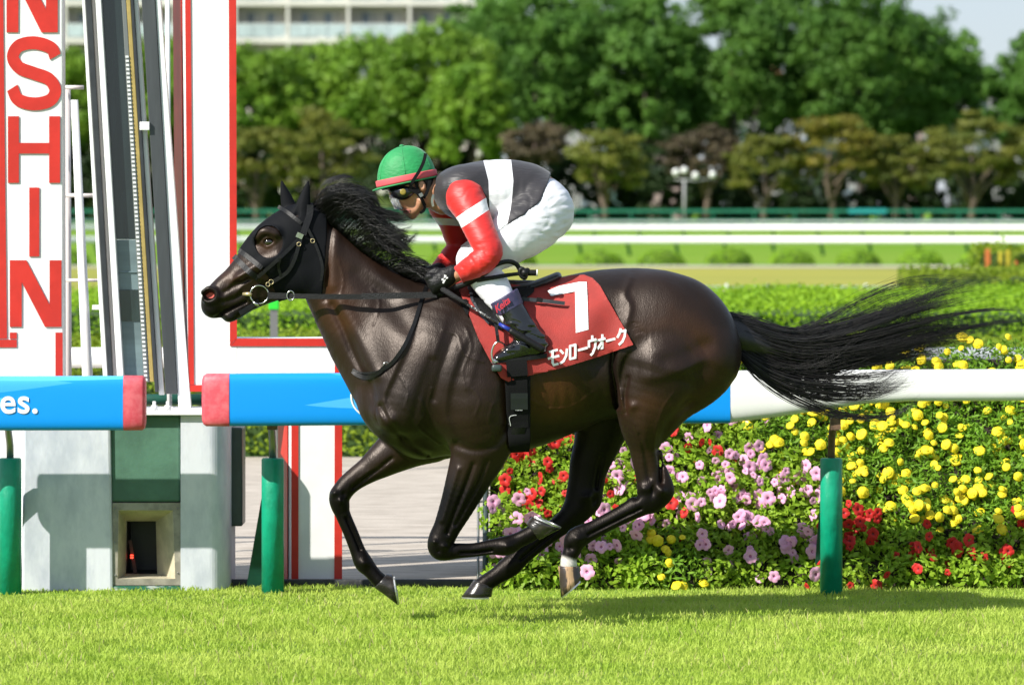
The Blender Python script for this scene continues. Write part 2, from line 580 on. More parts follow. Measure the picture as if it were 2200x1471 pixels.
M_GREYRAIL = mat('grey_rail', (0.36, 0.37, 0.37), 0.5)


def far_rail(D, ztop, thick, step, x0, x1, label, off, lean=0.14, bm_=None):
    b = gz(D)
    e = empty('running_rail', (0, D, b), label, 'rail')
    xa, xb = P(x0, 0, D).x, P(x1, 0, D).x
    n = 10
    # beam: rounded section
    v, f = [], []
    sec = [(math.cos(a) * 0.11, math.sin(a) * thick / 2) for a in [2 * math.pi * k / n for k in range(n)]]
    for X in (xa, xb):
        v += [(X, D + p, ztop - thick / 2 + q) for p, q in sec]
    f = [(k, (k + 1) % n, n + (k + 1) % n, n + k) for k in range(n)] + [tuple(range(n)), tuple(range(2 * n - 1, n - 1, -1))]
    mesh('beam', v, f, bm_ or M_WHITE, e)
    px = x0 + off
    while px < x1:
        X = P(px, 0, D).x
        v, f = tube_vf([(X, D + 0.02, ztop - thick * 0.35), (X + 0.05, D + 0.1, b + (ztop - b) * 0.55), (X + lean, D + 0.3, b - 0.05)], [0.075, 0.06, 0.06], 6)
        mesh('post', v, f, M_RAILGREEN, e)
        px += step


far_rail(165, 0.69, 0.27, 104, -140, 2340, 'white running rail nearest the clipped low bushes, on green leaning posts', 30)
far_rail(235, 0.79, 0.30, 96, -140, 2340, 'white running rail on green posts between two others across the far course', 70)
far_rail(264, 0.90, 0.12, 88, -140, 2340, 'thin grey running rail right before the green fence', 20, 0.05, M_GREYRAIL)
D = 290.0
e = empty('boundary_fence', (0, D, gz(D)), 'green metal boundary fence in front of the tree belt', 'fence')
xa, xb = P(-150, 0, D).x, P(2350, 0, D).x
for (z0, z1) in ((1.34, 1.52), (0.80, 0.92), (0.5, 0.6)):
    v, f = box_vf(xa, xb, D, D + 0.06, z0, z1)
    mesh('fence_bar', v, f, M_RAILGREEN, e, smooth=False)
for i in range(29):
    X = P(-140 + i * 88, 0, D).x
    v, f = box_vf(X - 0.05, X + 0.05, D + 0.062, D + 0.14, 0.3, 1.50)
    mesh('post', v, f, M_RAILGREEN, e, smooth=False)
v, f = box_vf(P(1822, 0, D).x, P(1905, 0, D).x, D - 0.06, D - 0.02, 1.30, 1.55)
mesh('board', v, f, M_TEAL, e, smooth=False)
# street lamp with globes in front of the trees
D = 298.0
p = P(1470, 0, D)
e = empty('street_lamp', (p.x, D, gz(D)), 'slim lamp post with white globes behind the green fence', 'lamp')
v, f = tube_vf([(p.x, D, 0.3), (p.x, D, P(0, 385, D).z)], 0.07, 8)
mesh('pole', v, f, M_GREYRAIL, e)
for (q, y) in ((1452, 370), (1470, 366), (1494, 377), (1531, 375)):
    c = P(q, y, D)
    v, f = sphere_vf(c, 0.22, 12, 8)
    mesh('globe', v, f, M_WHITE, e)
v, f = tube_vf([P(1450, 385, D), P(1490, 388, D), P(1531, 383, D)], 0.04, 6)
mesh('arm', v, f, M_GREYRAIL, e)

# ------------------------------------------------------------------ clipped bushes and hedges of the infield
L_BUSH = leaf_mat('leaf_bush', (0.19, 0.36, 0.02), (0.28, 0.46, 0.03), 0.6, 1.5)
L_HEDGE = leaf_mat('leaf_hedge', (0.17, 0.34, 0.014), (0.29, 0.48, 0.018), 0.6, 1.2)
L_HEDGE_Y = leaf_mat('leaf_hedge_yellow', (0.16, 0.25, 0.016), (0.25, 0.33, 0.02), 0.6, 1.5)
M_CORE = mat('hedge_core', (0.035, 0.075, 0.012), 0.9)


def bush_mesh(seed):
    r = np.random.default_rng(seed)
    n = 900
    d = unit(r.normal(size=(n, 3))); d[:, 2] = np.abs(d[:, 2])
    bmp = 1 + 0.08 * np.sin(d[:, 0] * 7 + seed) * np.cos(d[:, 1] * 6)
    c = d * np.array([0.74, 0.7, 0.47]) * (bmp * r.uniform(0.9, 1.02, n))[:, None]
    v, f = leaf_quads(c, unit(d + 0.5 * r.normal(size=(n, 3))), r.uniform(0.07, 0.13, n), r)
    return v, f


bush_me = []
for s in range(3):
    v, f = bush_mesh(s + 1)
    me = bpy.data.meshes.new('bush_leaves'); me.from_pydata(v.tolist(), [], f.tolist()); me.materials.append(L_BUSH); bush_me.append(me)
v, f = sphere_vf((0, 0, 0), 1, 12, 8, 0.66, 0.62, 0.41)
core_me = bpy.data.meshes.new('bush_core'); core_me.from_pydata(v, [], f); core_me.materials.append(M_CORE)
for i, px in enumerate(list(range(-130, 1200, 137)) + [1287, 1420, 1567, 1700, 1843, 1977, 2110, 2245]):
    D = 141.0
    p = P(px, 0, D)
    e = empty('clipped_bush', (p.x, D, 0), 'low rounded clipped bush in the row along the dust path', 'bush', 'clipped bushes along the dust path')
    o = link('foliage', bush_me[i % 3], None, e, local=True)
    o.scale = (1, 1, 0.92 + 0.2 * random.random()); o.rotation_euler.z = 0.3 * i
    link('core', core_me, None, e, local=True)


def hedge(x0, x1, d0, d1, z1, m, label, seed, name='clipped_hedge', leaf=0.07, dens=420, wob=0.05):
    """clipped hedge: dark core under a skin of leaves on front, top and ends"""
    r = np.random.default_rng(seed)
    e = empty(name, ((x0 + x1) / 2, d0, 0), label, 'hedge')
    v, f = box_vf(x0 + .06, x1 - .06, d0 + .06, d1 - .06, 0.0, z1 - 0.07)
    mesh('core', v, f, M_CORE, e, smooth=False)
    C, N = [], []
    def bumps(a, b): return wob * (np.sin(a * 3.1 + seed) + np.sin(a * 7.7 + b * 4) * 0.6 + np.sin(a * 15 + b * 9) * 0.35)
    nf = int(dens * (x1 - x0) * z1)
    x = r.uniform(x0, x1, nf); z = r.uniform(0.02, z1, nf)
    C.append(np.stack([x, d0 + bumps(x, z) * 0.8 + r.normal(0, .02, nf), z], 1)); N.append(np.tile([0, -1., 0.25], (nf, 1)))
    nt_ = int(dens * (x1 - x0) * min(d1 - d0, 4.5))
    x = r.uniform(x0, x1, nt_); y = d0 + (d1 - d0) * r.uniform(0, 1, nt_)
    C.append(np.stack([x, y, z1 + bumps(x, y) + r.normal(0, .03, nt_)], 1)); N.append(np.tile([0, -.15, 1.], (nt_, 1)))
    for X, s in ((x0, -1), (x1, 1)):
        ne = int(dens * (d1 - d0) * z1)
        y = r.uniform(d0, d1, ne); z = r.uniform(0.02, z1, ne)
        C.append(np.stack([X + bumps(y, z) * 0.5, y, z], 1)); N.append(np.tile([float(s), 0, 0.2], (ne, 1)))
    C = np.concatenate(C); N = np.concatenate(N)
    n = len(C)
    v, f = leaf_quads(C, unit(N + 0.6 * r.normal(size=(n, 3))), r.uniform(0.6, 1.35, n) * leaf, r)
    mesh('foliage', v, f, m, e, smooth=False)
    return e


hedge(-4.2, 5.4, 38.5, 46.0, 0.965, L_HEDGE, 'long bright green clipped hedge behind the lower yellow green one', 31, leaf=0.042, dens=1300, wob=0.018)
hedge(-4.2, 5.0, 33.25, 35.2, 0.80, L_HEDGE_Y, 'low yellow green hedge along the far side of the sand path', 32, leaf=0.048, dens=1000, wob=0.02)
hedge(P(1975, 0, 52).x, P(2400, 0, 52).x, 52, 55, 1.04, L_HEDGE_Y, 'short yellow green hedge beside the striped planting, behind the long bright hedge', 33, leaf=0.065, dens=500, wob=0.02)
# planting of upright stems with an orange post, upper right
D = 76.0
a, b = P(2103, 0, D).x, P(2380, 0, D).x
hedge(a, b, D, D + 1.5, P(0, 536, D).z, L_HEDGE_Y, 'tall block of upright yellow green planting with an orange post in it', 34, 'planting_block', 0.10, 240)
eb = bpy.context.scene.objects['planting_block']
M_ORANGE = mat('orange_post', (0.50, 0.13, 0.03), 0.6, var=0.15, scale=3)
M_YEL = mat('yellow_stem', (0.42, 0.33, 0.02), 0.6, var=0.2, scale=3)
M_DG = mat('dark_box', (0.005, 0.045, 0.035), 0.6)
for (x0, x1, m, y0, y1, nm) in ((2118, 2128, M_ORANGE, 535, 592, 'orange_post'), (2147, 2153, M_YEL, 540, 592, 'stem'), (2162, 2171, M_YEL, 538, 592, 'stem'), (2180, 2186, M_ORANGE, 560, 592, 'stem'), (2187, 2225, M_DG, 568, 592, 'dark_box')):
    v, f = pbox(x0, x1, y0, y1, D - 0.22, 0.12)
    mesh(nm, v, f, m, eb, smooth=False, bevel=0.01)
# low net fence behind the hedges
M_NET = mat('net_fence', (0.42, 0.60, 0.56), 0.6)
D = 62.0
e = empty('net_fence', (P(1600, 0, D).x, D, 0), 'low pale net fence between the hedge and the dry turf', 'fence')
z1 = P(0, 614, D).z
for i in range(24):
    X = P(1240 + i * 30, 0, D).x
    v, f = box_vf(X - 0.008, X + 0.008, D, D + 0.01, 0.0, z1)
    mesh('mesh_wire', v, f, M_NET, e, smooth=False)
for k in range(7):
    z = z1 * (k + 1) / 7
    v, f = box_vf(P(1240, 0, D).x, P(1935, 0, D).x, D + 0.012, D + 0.02, z - 0.012, z - 0.002)
    mesh('mesh_wire', v, f, M_NET, e, smooth=False)
for q in (1265, 1560, 1650, 1860):
    v, f = box_vf(P(q - 3, 0, D).x, P(q + 3, 0, D).x, D - 0.05, D - 0.005, 0, z1 + 0.03)
    mesh('post', v, f, M_WHITE, e, smooth=False)
# ------------------------------------------------------------------ finishing straight: rails, posts, signs, mirror, pillar
M_RED = mat('sign_red', (0.52, 0.022, 0.013), 0.45, var=0.08, scale=5, bump=0.08, bscale=25)
M_SIGNWHITE = mat('sign_white', (0.80, 0.80, 0.79), 0.5, alt=(0.74, 0.74, 0.73), scale=3, bump=0.05, bscale=20)
M_PINKEND = mat('rail_end_red', (0.62, 0.07, 0.10), 0.5, alt=(0.70, 0.14, 0.17), scale=14, bump=0.1)
M_PAD = mat('green_pad', (0.0, 0.27, 0.15), 0.4, var=0.12, scale=8, bump=0.5, bscale=28, bstretch=(1, 1, 0.5))
M_PAD_D = mat('green_pad_dark', (0.004, 0.07, 0.045), 0.6, var=0.2, scale=6)
M_GALV = mat('galvanised', (0.47, 0.50, 0.555), 0.55, alt=(0.63, 0.65, 0.69), scale=7, lo=0.38, hi=0.6, bump=0.12, bscale=30, metal=0.15, stretch=(1, 1, 0.45))
M_PANELG = mat('green_panel', (0.06, 0.145, 0.095), 0.6, var=0.15, scale=4, bump=0.1)
M_DARKG = mat('dark_grey_green', (0.035, 0.052, 0.05), 0.35, var=0.2, scale=3)
M_FRAME = mat('camera_frame', (0.26, 0.24, 0.19), 0.6, var=0.2, scale=12)
M_INNER = mat('camera_inner', (0.50, 0.45, 0.32), 0.7, var=0.15, scale=9)
M_BLACKBOX = mat('black_inside', (0.012, 0.009, 0.008), 0.4)
M_GREENCHIP = mat('green_base', (0.02, 0.13, 0.08), 0.6, alt=(0.42, 0.47, 0.45), scale=22, stretch=(0.5, 1, 2.2), lo=0.52, hi=0.62)
M_BLACKBAR = mat('black_bar', (0.03, 0.033, 0.038), 0.45, var=0.2, scale=6)
M_GREYBAR = mat('grey_bar', (0.055, 0.06, 0.065), 0.4, var=0.2, scale=6, stretch=(1, 1, 0.1))
M_GOLD = mat('gold_strip', (0.42, 0.31, 0.10), 0.4, var=0.1, scale=10, metal=0.2)
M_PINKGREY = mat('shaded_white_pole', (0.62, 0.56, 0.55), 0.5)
M_MIRROR_D = mat('mirror_reflection_dark', (0.018, 0.030, 0.030), 0.12, var=0.3, scale=1.5, stretch=(3, 1, 0.4), spec=0.8)  # upper and lower mirror glass: reflections put into plain colours
M_MIRROR_G = mat('mirror_reflection_grey', (0.13, 0.18, 0.19), 0.2, var=0.2, scale=2, stretch=(0.3, 1, 2), spec=0.6)
M_STEEL = mat('bare_steel', (0.30, 0.30, 0.29), 0.35, metal=0.8)
M_RUST = mat('rusty_bracket', (0.13, 0.075, 0.045), 0.7, var=0.3, scale=30)


def blue_mat():
    m = mat('rail_wrap', (0.0, 0.30, 0.80), 0.35, spec=0.5)
    nt = m.node_tree
    b = nt.nodes['Principled BSDF']
    tc = nt.nodes.new('ShaderNodeTexCoord')
    sx = nt.nodes.new('ShaderNodeSeparateXYZ')
    nt.links.new(tc.outputs['Object'], sx.inputs[0])

    def math_(op, a, c=None):
        n = nt.nodes.new('ShaderNodeMath'); n.operation = op
        for i, q in enumerate((a, c)):
            if q is None: continue
            if isinstance(q, (int, float)): n.inputs[i].default_value = q
            else: nt.links.new(q, n.inputs[i])
        return n.outputs[0]
    # printed swooshes: long lens-shaped bands
    def swoosh(freq, phase, amp, z0, slope):
        s = math_('SINE', math_('ADD', math_('MULTIPLY', sx.outputs[0], freq), phase))
        return math_('SUBTRACT', math_('SUBTRACT', sx.outputs[2], z0), math_('MULTIPLY', math_('ADD', s, math_('MULTIPLY', sx.outputs[0], slope)), amp))
    a1, a2 = swoosh(3.1, 0.6, 0.05, 0.93, 0.0), swoosh(2.3, 1.9, 0.07, 0.90, 0.1)
    lens = math_('MULTIPLY', math_('GREATER_THAN', a1, 0.0), math_('LESS_THAN', a2, 0.02))
    a3, a4 = swoosh(2.0, 4.1, 0.07, 0.99, 0.0), swoosh(2.9, 3.0, 0.045, 1.01, 0.0)
    lens2 = math_('MULTIPLY', math_('GREATER_THAN', a3, 0.0), math_('LESS_THAN', a4, 0.0))
    up = math_('GREATER_THAN', swoosh(1.7, 2.2, 0.03, 1.035, 0.0), 0.0)
    tot = math_('MAXIMUM', math_('MAXIMUM', math_('MULTIPLY', lens, 0.75), math_('MULTIPLY', lens2, 0.5)), up)
    rp = nt.nodes.new('ShaderNodeValToRGB')
    rp.color_ramp.elements[0].color = (0.0, 0.27, 0.80, 1)
    rp.color_ramp.elements[1].color = (0.085, 0.47, 0.84, 1)
    nt.links.new(tot, rp.inputs[0])
    nt.links.new(rp.outputs[0], b.inputs['Base Color'])
    return m


M_BLUE = blue_mat()
DR = 21.36      # rail centre line


def section(n, a, b, p=3.2):
    out = []
    for k in range(n):
        t = 2 * math.pi * k / n
        c, s = math.cos(t), math.sin(t)
        out.append((a * math.copysign(abs(c) ** (2 / p), c), b * math.copysign(abs(s) ** (2 / p), s)))
    return out


def beam_vf(stations, n=40, p=4.6):
    """stations: (X, ztop, zbot, halfdepth)"""
    v, f = [], []
    for X, zt, zb, hd in stations:
        v += [(X, DR + u, (zt + zb) / 2 + w) for u, w in section(n, hd, (zt - zb) / 2, p)]
    for i in range(len(stations) - 1):
        for k in range(n):
            a, b = i * n + k, i * n + (k + 1) % n
            f.append((a, b, b + n, a + n))
    # end caps on points of their own, so that the long faces keep straight shading
    m = len(v)
    v += v[:n] + v[(len(stations) - 1) * n:len(stations) * n]
    f.append(tuple(range(m, m + n))[::-1]); f.append(tuple(range(m + n, m + 2 * n)))
    return v, f


DF = DR - 0.06
def RX(px): return P(px, 0, DF).x
def RZ(py): return P(0, py, DF).z


rl = empty('running_rail', (RX(100), DR, 0), 'blue printed running rail with a red end, ending before the grey pillar', 'rail')
v, f = beam_vf([(RX(-160), RZ(809), RZ(926), .06), (RX(264), RZ(808), RZ(925), .06)])
mesh('beam', v, f, M_BLUE, rl)
v, f = beam_vf([(RX(264.5), RZ(807.5), RZ(925.5), .0625), (RX(304), RZ(807.5), RZ(925), .0625), (RX(309), RZ(811), RZ(921), .057), (RX(311), RZ(820), RZ(912), .045)])
mesh('end_cap', v, f, M_PINKEND, rl)
rr = empty('running_rail', (RX(1000), DR, 0), 'long running rail past the finish, blue wrapped with a red end, then plain white', 'rail')
v, f = beam_vf([(RX(492.5), RZ(803), RZ(916), .06), (RX(1569), RZ(797), RZ(910), .06)])
mesh('beam', v, f, M_BLUE, rr)
v, f = beam_vf([(RX(433), RZ(815), RZ(904), .045), (RX(436), RZ(807), RZ(912), .057), (RX(442), RZ(803), RZ(916.5), .0625), (RX(492), RZ(802.5), RZ(916.5), .0625)])
mesh('end_cap', v, f, M_PINKEND, rr)
v, f = beam_vf([(RX(1569.5), RZ(797), RZ(909), .06), (RX(1660), RZ(796), RZ(898), .06), (RX(1860), RZ(795), RZ(868), .055), (RX(1960), RZ(794.5), RZ(863), .055), (RX(2420), RZ(793), RZ(861), .055)], p=3.2)
mesh('white_beam', v, f, M_WHITE, rr)


def text(name, body, loc, size, m, parent, bold=0.0, extrude=0.001, shear=0.0, rot=0.0, spacing=1.0, sx=1.0):
    """built-in lettering turned into a mesh in world space"""
    cu = bpy.data.curves.new(name, 'FONT')
    cu.body = body
    cu.size = size
    cu.offset = bold
    cu.extrude = extrude
    cu.shear = shear
    cu.space_character = spacing
    o = bpy.data.objects.new(name, cu)
    me = bpy.data.meshes.new_from_object(o)
    bpy.data.objects.remove(o)
    M4 = Matrix.Translation(Vector(loc)) @ Matrix.Rotation(-rot, 4, 'Y') @ Matrix.Rotation(R(90), 4, 'X') @ Matrix.Diagonal((sx, 1, 1, 1))
    me.transform(M4)
    me.materials.clear()
    return link(name, me, m, parent)


M_LETTER = mat('white_letter', (0.80, 0.80, 0.80), 0.5)
text('lettering', 'es.', (RX(-1), DF - 0.0030, RZ(886.5)), 0.160, M_LETTER, rl, bold=0.0026, spacing=1.04, extrude=0.0015)
# round emblem, mostly behind the horse's chest
v, f = torus_vf((RX(800), DF - 0.001, RZ(851)), 0.096, 0.0045, 48, 6)
em = mesh('emblem', v, f, M_LETTER, rr)
for q in ([(762, 846), (790, 838), (815, 846), (786, 848)], [(766, 862), (795, 852), (826, 862), (792, 864)]):
    v, f = prism_vf(q, DF - 0.005, 0.003)
    mesh('emblem_stroke', v, f, M_LETTER, em, smooth=False)


def rail_post(px, label, brace_px, deep=0.0):
    X = P(px, 0, DR + 0.22).x
    e = empty('rail_post', (X, DR + 0.22, 0), label, 'post')
    v, f = lathe_vf([(0.052, -0.02), (0.052, 0.63), (0.047, 0.637), (0.02, 0.638)], 20, (X, DR + 0.22, 0))
    mesh('pad', v, f, M_PAD, e)
    v, f = tube_vf([(X, DR + 0.22, 0.62), (X, DR + 0.21, 0.70), (X, DR + 0.10, 0.80), (X, DR + 0.04, RZ(905))], 0.017, 10)
    mesh('stem', v, f, M_STEEL if deep == 0 else M_RUST, e)
    v, f = box_vf(X - 0.016, X + 0.03, DR + 0.02, DR + 0.09, RZ(925), RZ(900))
    mesh('bracket', v, f, M_RUST, e, smooth=False)
    xb = P(brace_px, 0, DR + 0.6).x
    v = [(X - 0.03, DR + 0.29, 0.60), (X + 0.03, DR + 0.29, 0.60), (X + 0.02, DR + 0.54, -0.02), (xb, DR + 0.54, -0.02),
         (X - 0.03, DR + 0.32, 0.60), (X + 0.03, DR + 0.32, 0.60), (X + 0.02, DR + 0.58, -0.02), (xb, DR + 0.58, -0.02)]
    mesh('brace', v, [(0, 1, 2, 3), (7, 6, 5, 4), (0, 4, 5, 1), (1, 5, 6, 2), (2, 6, 7, 3), (3, 7, 4, 0)], M_PAD_D, e, smooth=False)


rail_post(22, 'green padded rail post left of the grey pillar, under the blue rail', -30)
rail_post(586, 'green padded rail post beside the foot of the white and red sign', 528)
rail_post(1786, 'green padded rail post in front of the flower bed, under the white rail', 1744, 1)


# ---- letters as polygons in a unit cell (x 0..1, y 0..1 down)
def letter_polys(ch):
    if ch == 'N': return [[(0, 0), (.23, 0), (.23, 1), (0, 1)], [(.77, 0), (1, 0), (1, 1), (.77, 1)], [(.01, 0), (.32, 0), (.99, 1), (.68, 1)]]
    if ch == 'H': return [[(0, 0), (.21, 0), (.21, 1), (0, 1)], [(.79, 0), (1, 0), (1, 1), (.79, 1)], [(.21, .40), (.79, .40), (.79, .56), (.21, .56)]]
    if ch == 'I': return [[(.40, 0), (.61, 0), (.61, 1), (.40, 1)]]
    if ch == 'S':
        c = catmull([(.90, .27), (.82, .15), (.52, .08), (.22, .12), (.10, .27), (.22, .42), (.50, .50), (.78, .58), (.90, .73), (.80, .87), (.50, .92), (.20, .86), (.09, .70)], 6)
        out, w = [[], []], 0.112
        for i in range(len(c)):
            d = c[min(i + 1, len(c) - 1)] - c[max(i - 1, 0)]; d /= np.linalg.norm(d)
            n = np.array([-d[1], d[0] * 0.8])
            out[0].append(tuple(c[i] + n * w)); out[1].append(tuple(c[i] - n * w))
        return [[out[0][i], out[0][i + 1], out[1][i + 1], out[1][i]] for i in range(len(c) - 1)]


DS = 22.15
sg = empty('finish_sign', (P(60, 0, DS).x, DS, 0), 'tall white finish board with stacked red letters and red edges', 'sign')
v, f = prism_vf([(-60, -160), (133, -160), (136, 1276), (-60, 1276)], DS, 0.16)
mesh('board', v, f, M_SIGNWHITE, sg, smooth=False, bevel=0.004)
for q, nm in (([(-60, -160), (5, -160), (15, 727), (-60, 727)], 'red_edge'), ([(-60, 729.5), (36, 729.5), (36, 746), (-60, 746)], 'red_band'), ([(21, 714), (36, 714), (36, 727.5), (21, 727.5)], 'red_band'), ([(119, 714), (134.5, 714), (135.5, 1270), (119, 1270)], 'red_edge')):
    v, f = prism_vf(q, DS - 0.006, 0.005)
    mesh(nm, v, f, M_RED, sg, smooth=False)
for ch, (x0, x1, y0, y1) in zip('HANSHIN'[2:], [(14, 124, -78, 70), (16, 130, 80, 236), (17, 129, 250, 393), (22, 124, 403, 551), (21, 132, 559, 702)]):
    parts = []
    for q in letter_polys(ch):
        parts.append(prism_vf([(x0 + (x1 - x0) * a, y0 + (y1 - y0) * b) for a, b in q], DS - 0.007 - 0.0006 * len(parts) * (ch != 'S'), 0.006))
    v, f = join(parts)
    mesh('letter', v, f, M_RED, sg, smooth=False)

# ---- the plain white and red board on the right of the mirror, with its stepped foot
D2 = 22.1
sk = -0.075
s2 = empty('finish_board', (P(560, 0, D2).x, D2, 0), 'tall white board edged in red with a stepped foot, right of the finish mirror', 'sign')


def skew(vf, amt, d0=D2):
    return [(x + amt * (y - d0) / 0.3, y, z) for x, y, z in vf[0]], vf[1]


col_poly = [(396, -160), (507, -160), (507, 727), (735, 727), (735, 1284), (626, 1284), (626, 841), (404, 841)]
v, f = skew(prism_vf([(396, -160), (507, -160), (509, 841), (404, 841)], D2, 0.3), sk)
mesh('board', v, f, M_SIGNWHITE, s2, smooth=False)
v, f = skew(prism_vf([(509.5, 727), (735, 727), (735, 1290), (626, 1290), (626, 841), (509.5, 841)], D2 + 0.001, 0.298), sk)
mesh('foot', v, f, M_SIGNWHITE, s2, smooth=False)
for q, nm in (([(396, -160), (408, -160), (417, 826), (405, 826)], 'red_edge'), ([(491, -160), (507, -160), (509, 726), (494, 743)], 'red_edge'), ([(405, 827), (500, 827), (500, 841), (405, 841)], 'red_edge'),
              ([(494.5, 743.5), (509.5, 726.8), (735, 726.8), (719, 743.5)], 'red_edge'), ([(719.5, 743.8), (735, 727.5), (735, 1289), (718, 1289)], 'red_edge'), ([(626, 842), (641, 842), (641, 1289), (626, 1289)], 'red_edge')):
    v, f = prism_vf(q, D2 - 0.006, 0.005)
    mesh(nm, v, f, M_RED, s2, smooth=False)
for (xa, ya, xb, yb) in ((396, -160, 404, 841), (626, 842, 626, 1289)):
    A, B = P(xa, ya, D2), P(xb, yb, D2)
    v = [(A.x - .004 + sk * .25, D2 + .06, A.z), (B.x - .004 + sk * .25, D2 + .06, B.z), (B.x - .004 + sk, D2 + .3, B.z), (A.x - .004 + sk, D2 + .3, A.z)]
    v += [(x + 0.003, y, z) for x, y, z in v]
    mesh('red_side', v, [(0, 1, 2, 3), (7, 6, 5, 4), (0, 4, 5, 1), (2, 6, 7, 3)], M_RED, s2, smooth=False)

# ---- finish mirror: leaning frame of bars round a tall mirror, its reflection painted in dark and grey
DM = 22.12
fm = empty('finish_mirror', (P(270, 0, DM).x, DM, 0), 'tall leaning finish mirror framed in white, black and gold bars', 'mirror')


def lean(name, x0, x1, x2, x3, m, D=DM, t=0.05, ya=-160, yb=805, bev=0.003, parent=None):
    k = (x2 - x0) / 804.0
    k2 = (x3 - x1) / 804.0
    v, f = bar_vf(x0 + k * ya, x1 + k2 * ya, ya, x0 + k * yb, x1 + k2 * yb, yb, D, t)
    return mesh(name, v, f, m, parent or fm, smooth=False, bevel=bev)


lean('mirror_glass', 216, 264, 262, 310, M_MIRROR_D, DM + 0.03, 0.03, -160, 514)
lean('mirror_glass', 216, 264, 262, 310, M_MIRROR_G, DM + 0.03, 0.03, 515, 870)
lean('painted_reflection', 220, 262, 262, 308, M_MIRROR_D, DM + 0.024, 0.004, 622, 690)  # flat sheets painting what the glass reflects, no parts of the mirror
lean('painted_reflection', 218, 262, 262, 308, M_MIRROR_G, DM + 0.022, 0.006, 583, 586)
lean('white_bar', 176, 183, 221, 231, M_WHITE, DM, 0.04, -160, 900)
lean('black_bar', 183.4, 196, 231.4, 242, M_BLACKBAR, DM - 0.01, 0.06, -160, 900)
lean('inner_bar', 197, 204, 243, 250, M_PINKGREY, DM + 0.02, 0.04, -160, 900)
lean('white_bar', 205, 217, 251, 265, M_WHITE, DM - 0.02, 0.06, -160, 900)
rib = lean('ribbed_strip', 261, 270.5, 308, 320.5, M_STEEL, DM - 0.02, 0.05, -160, 820)
for i in range(78):
    y = 120 + i * 9
    k = (308 - 261) / 804
    v, f = bar_vf(262.5 + k * y, 269 + k * y, y, 262.8 + k * y, 269.3 + k * y, y + 4.5, DM - 0.028, 0.008)
    mesh('rib', v, f, M_METAL_W, rib, smooth=False)
lean('gold_strip', 271, 280, 321, 330, M_GOLD, DM - 0.02, 0.05, -160, 820)
lean('black_bar', 280.4, 287, 330.4, 338, M_BLACKBAR, DM - 0.02, 0.05, -160, 842)
lean('white_bar', 287.5, 296, 338.5, 350, M_WHITE, DM, 0.05, -160, 848)
lean('grey_bar', 304, 333, 353, 379, M_GREYBAR, DM - 0.04, 0.08, -160, 846)
lean('white_bar', 334, 345, 379.5, 405, M_WHITE, DM - 0.03, 0.06, -160, 892)
for (y, x) in ((262, 312),):
    v, f = pbox(x - 12, x + 9, y, y + 18, DM - 0.06, 0.02)
    mesh('clip', v, f, M_WHITE, fm, smooth=False, bevel=0.003)
# white posts of the scaffold left of the mirror
gp = empty('white_scaffold', (P(165, 0, 22.9).x, 22.9, 0), 'white tube scaffold with cross bars between the lettered board and the mirror', 'scaffold')
v, f = tube_vf([P(160, 215, 22.8), P(188, 806, 22.8), P(196, 960, 22.8), Vector((P(203, 0, 22.8).x, 22.8, 0))], [0.018, 0.026, 0.026, 0.026], 12)
mesh('leaning_post', v, f, M_WHITE, gp)
v, f = tube_vf([P(143, 190, 23.0), Vector((P(147, 0, 23).x, 23.0, 0))], 0.02, 12)
mesh('upright_post', v, f, M_PINKGREY, gp)
v, f = tube_vf([P(359, -160, 23.0), Vector((P(366, 0, 23).x, 23.0, 0))], 0.012, 12)
mesh('upright_post', v, f, M_WHITE, gp)
for (xa, xb, y, r_) in ((140, 180, 188, .010), (140, 225, 420, .010), (140, 235, 602, .008)):
    v, f = tube_vf([P(xa, y, 22.95), P(xb, y, 22.95)], r_, 8)
    mesh('cross_bar', v, f, M_PINKGREY, gp)
v, f = pbox(198, 220, 655, 665, 22.75, 0.03)
mesh('clip', v, f, M_WHITE, gp, smooth=False)

# ---- grey pillar with the camera window
DP = 21.77
pl = empty('camera_pillar', (P(270, 0, DP).x, DP, 0), 'grey galvanised pillar with a green cover and a recessed camera window', 'pillar')
v, f = prism_vf([(50, 905), (62, 893), (237, 893), (243, 1292), (46, 1292)], DP, 0.5)
mesh('side_column', v, f, M_GALV, pl, smooth=False, bevel=0.012)
X0, X1 = P(388, 0, DP).x, P(492, 0, DP).x
n = 12
prof = [(X0, DP)] + [(X1 - 0.09 + 0.09 * math.sin(a), DP + 0.14 - 0.14 * math.cos(a)) for a in [k * math.pi / 2 / n for k in range(n + 1)]] + [(X1, DP + 0.5), (X0, DP + 0.5)]
zt, zb = P(0, 893, DP).z, -0.02
m_ = len(prof)
v = [(x, y, zb) for x, y in prof] + [(x, y, zt) for x, y in prof]
f = [tuple(range(m_ - 1, -1, -1)), tuple(range(m_, 2 * m_))] + [(i, (i + 1) % m_, (i + 1) % m_ + m_, i + m_) for i in range(m_)]
mesh('side_column', v, f, M_GALV, pl, smooth=False)
v, f = pbox(237.5, 387.5, 893, 1078, DP + 0.02, 0.4)
mesh('green_cover', v, f, M_PANELG, pl, smooth=False, bevel=0.01)
v, f = pbox(234, 440, 883, 892, DP - 0.03, 0.55)
mesh('top_plate', v, f, M_WHITE, pl, smooth=False, bevel=0.004)
v, f = pbox(241, 389, 1258, 1292, DP + 0.01, 0.3)
mesh('base_panel', v, f, M_GREENCHIP, pl, smooth=False)
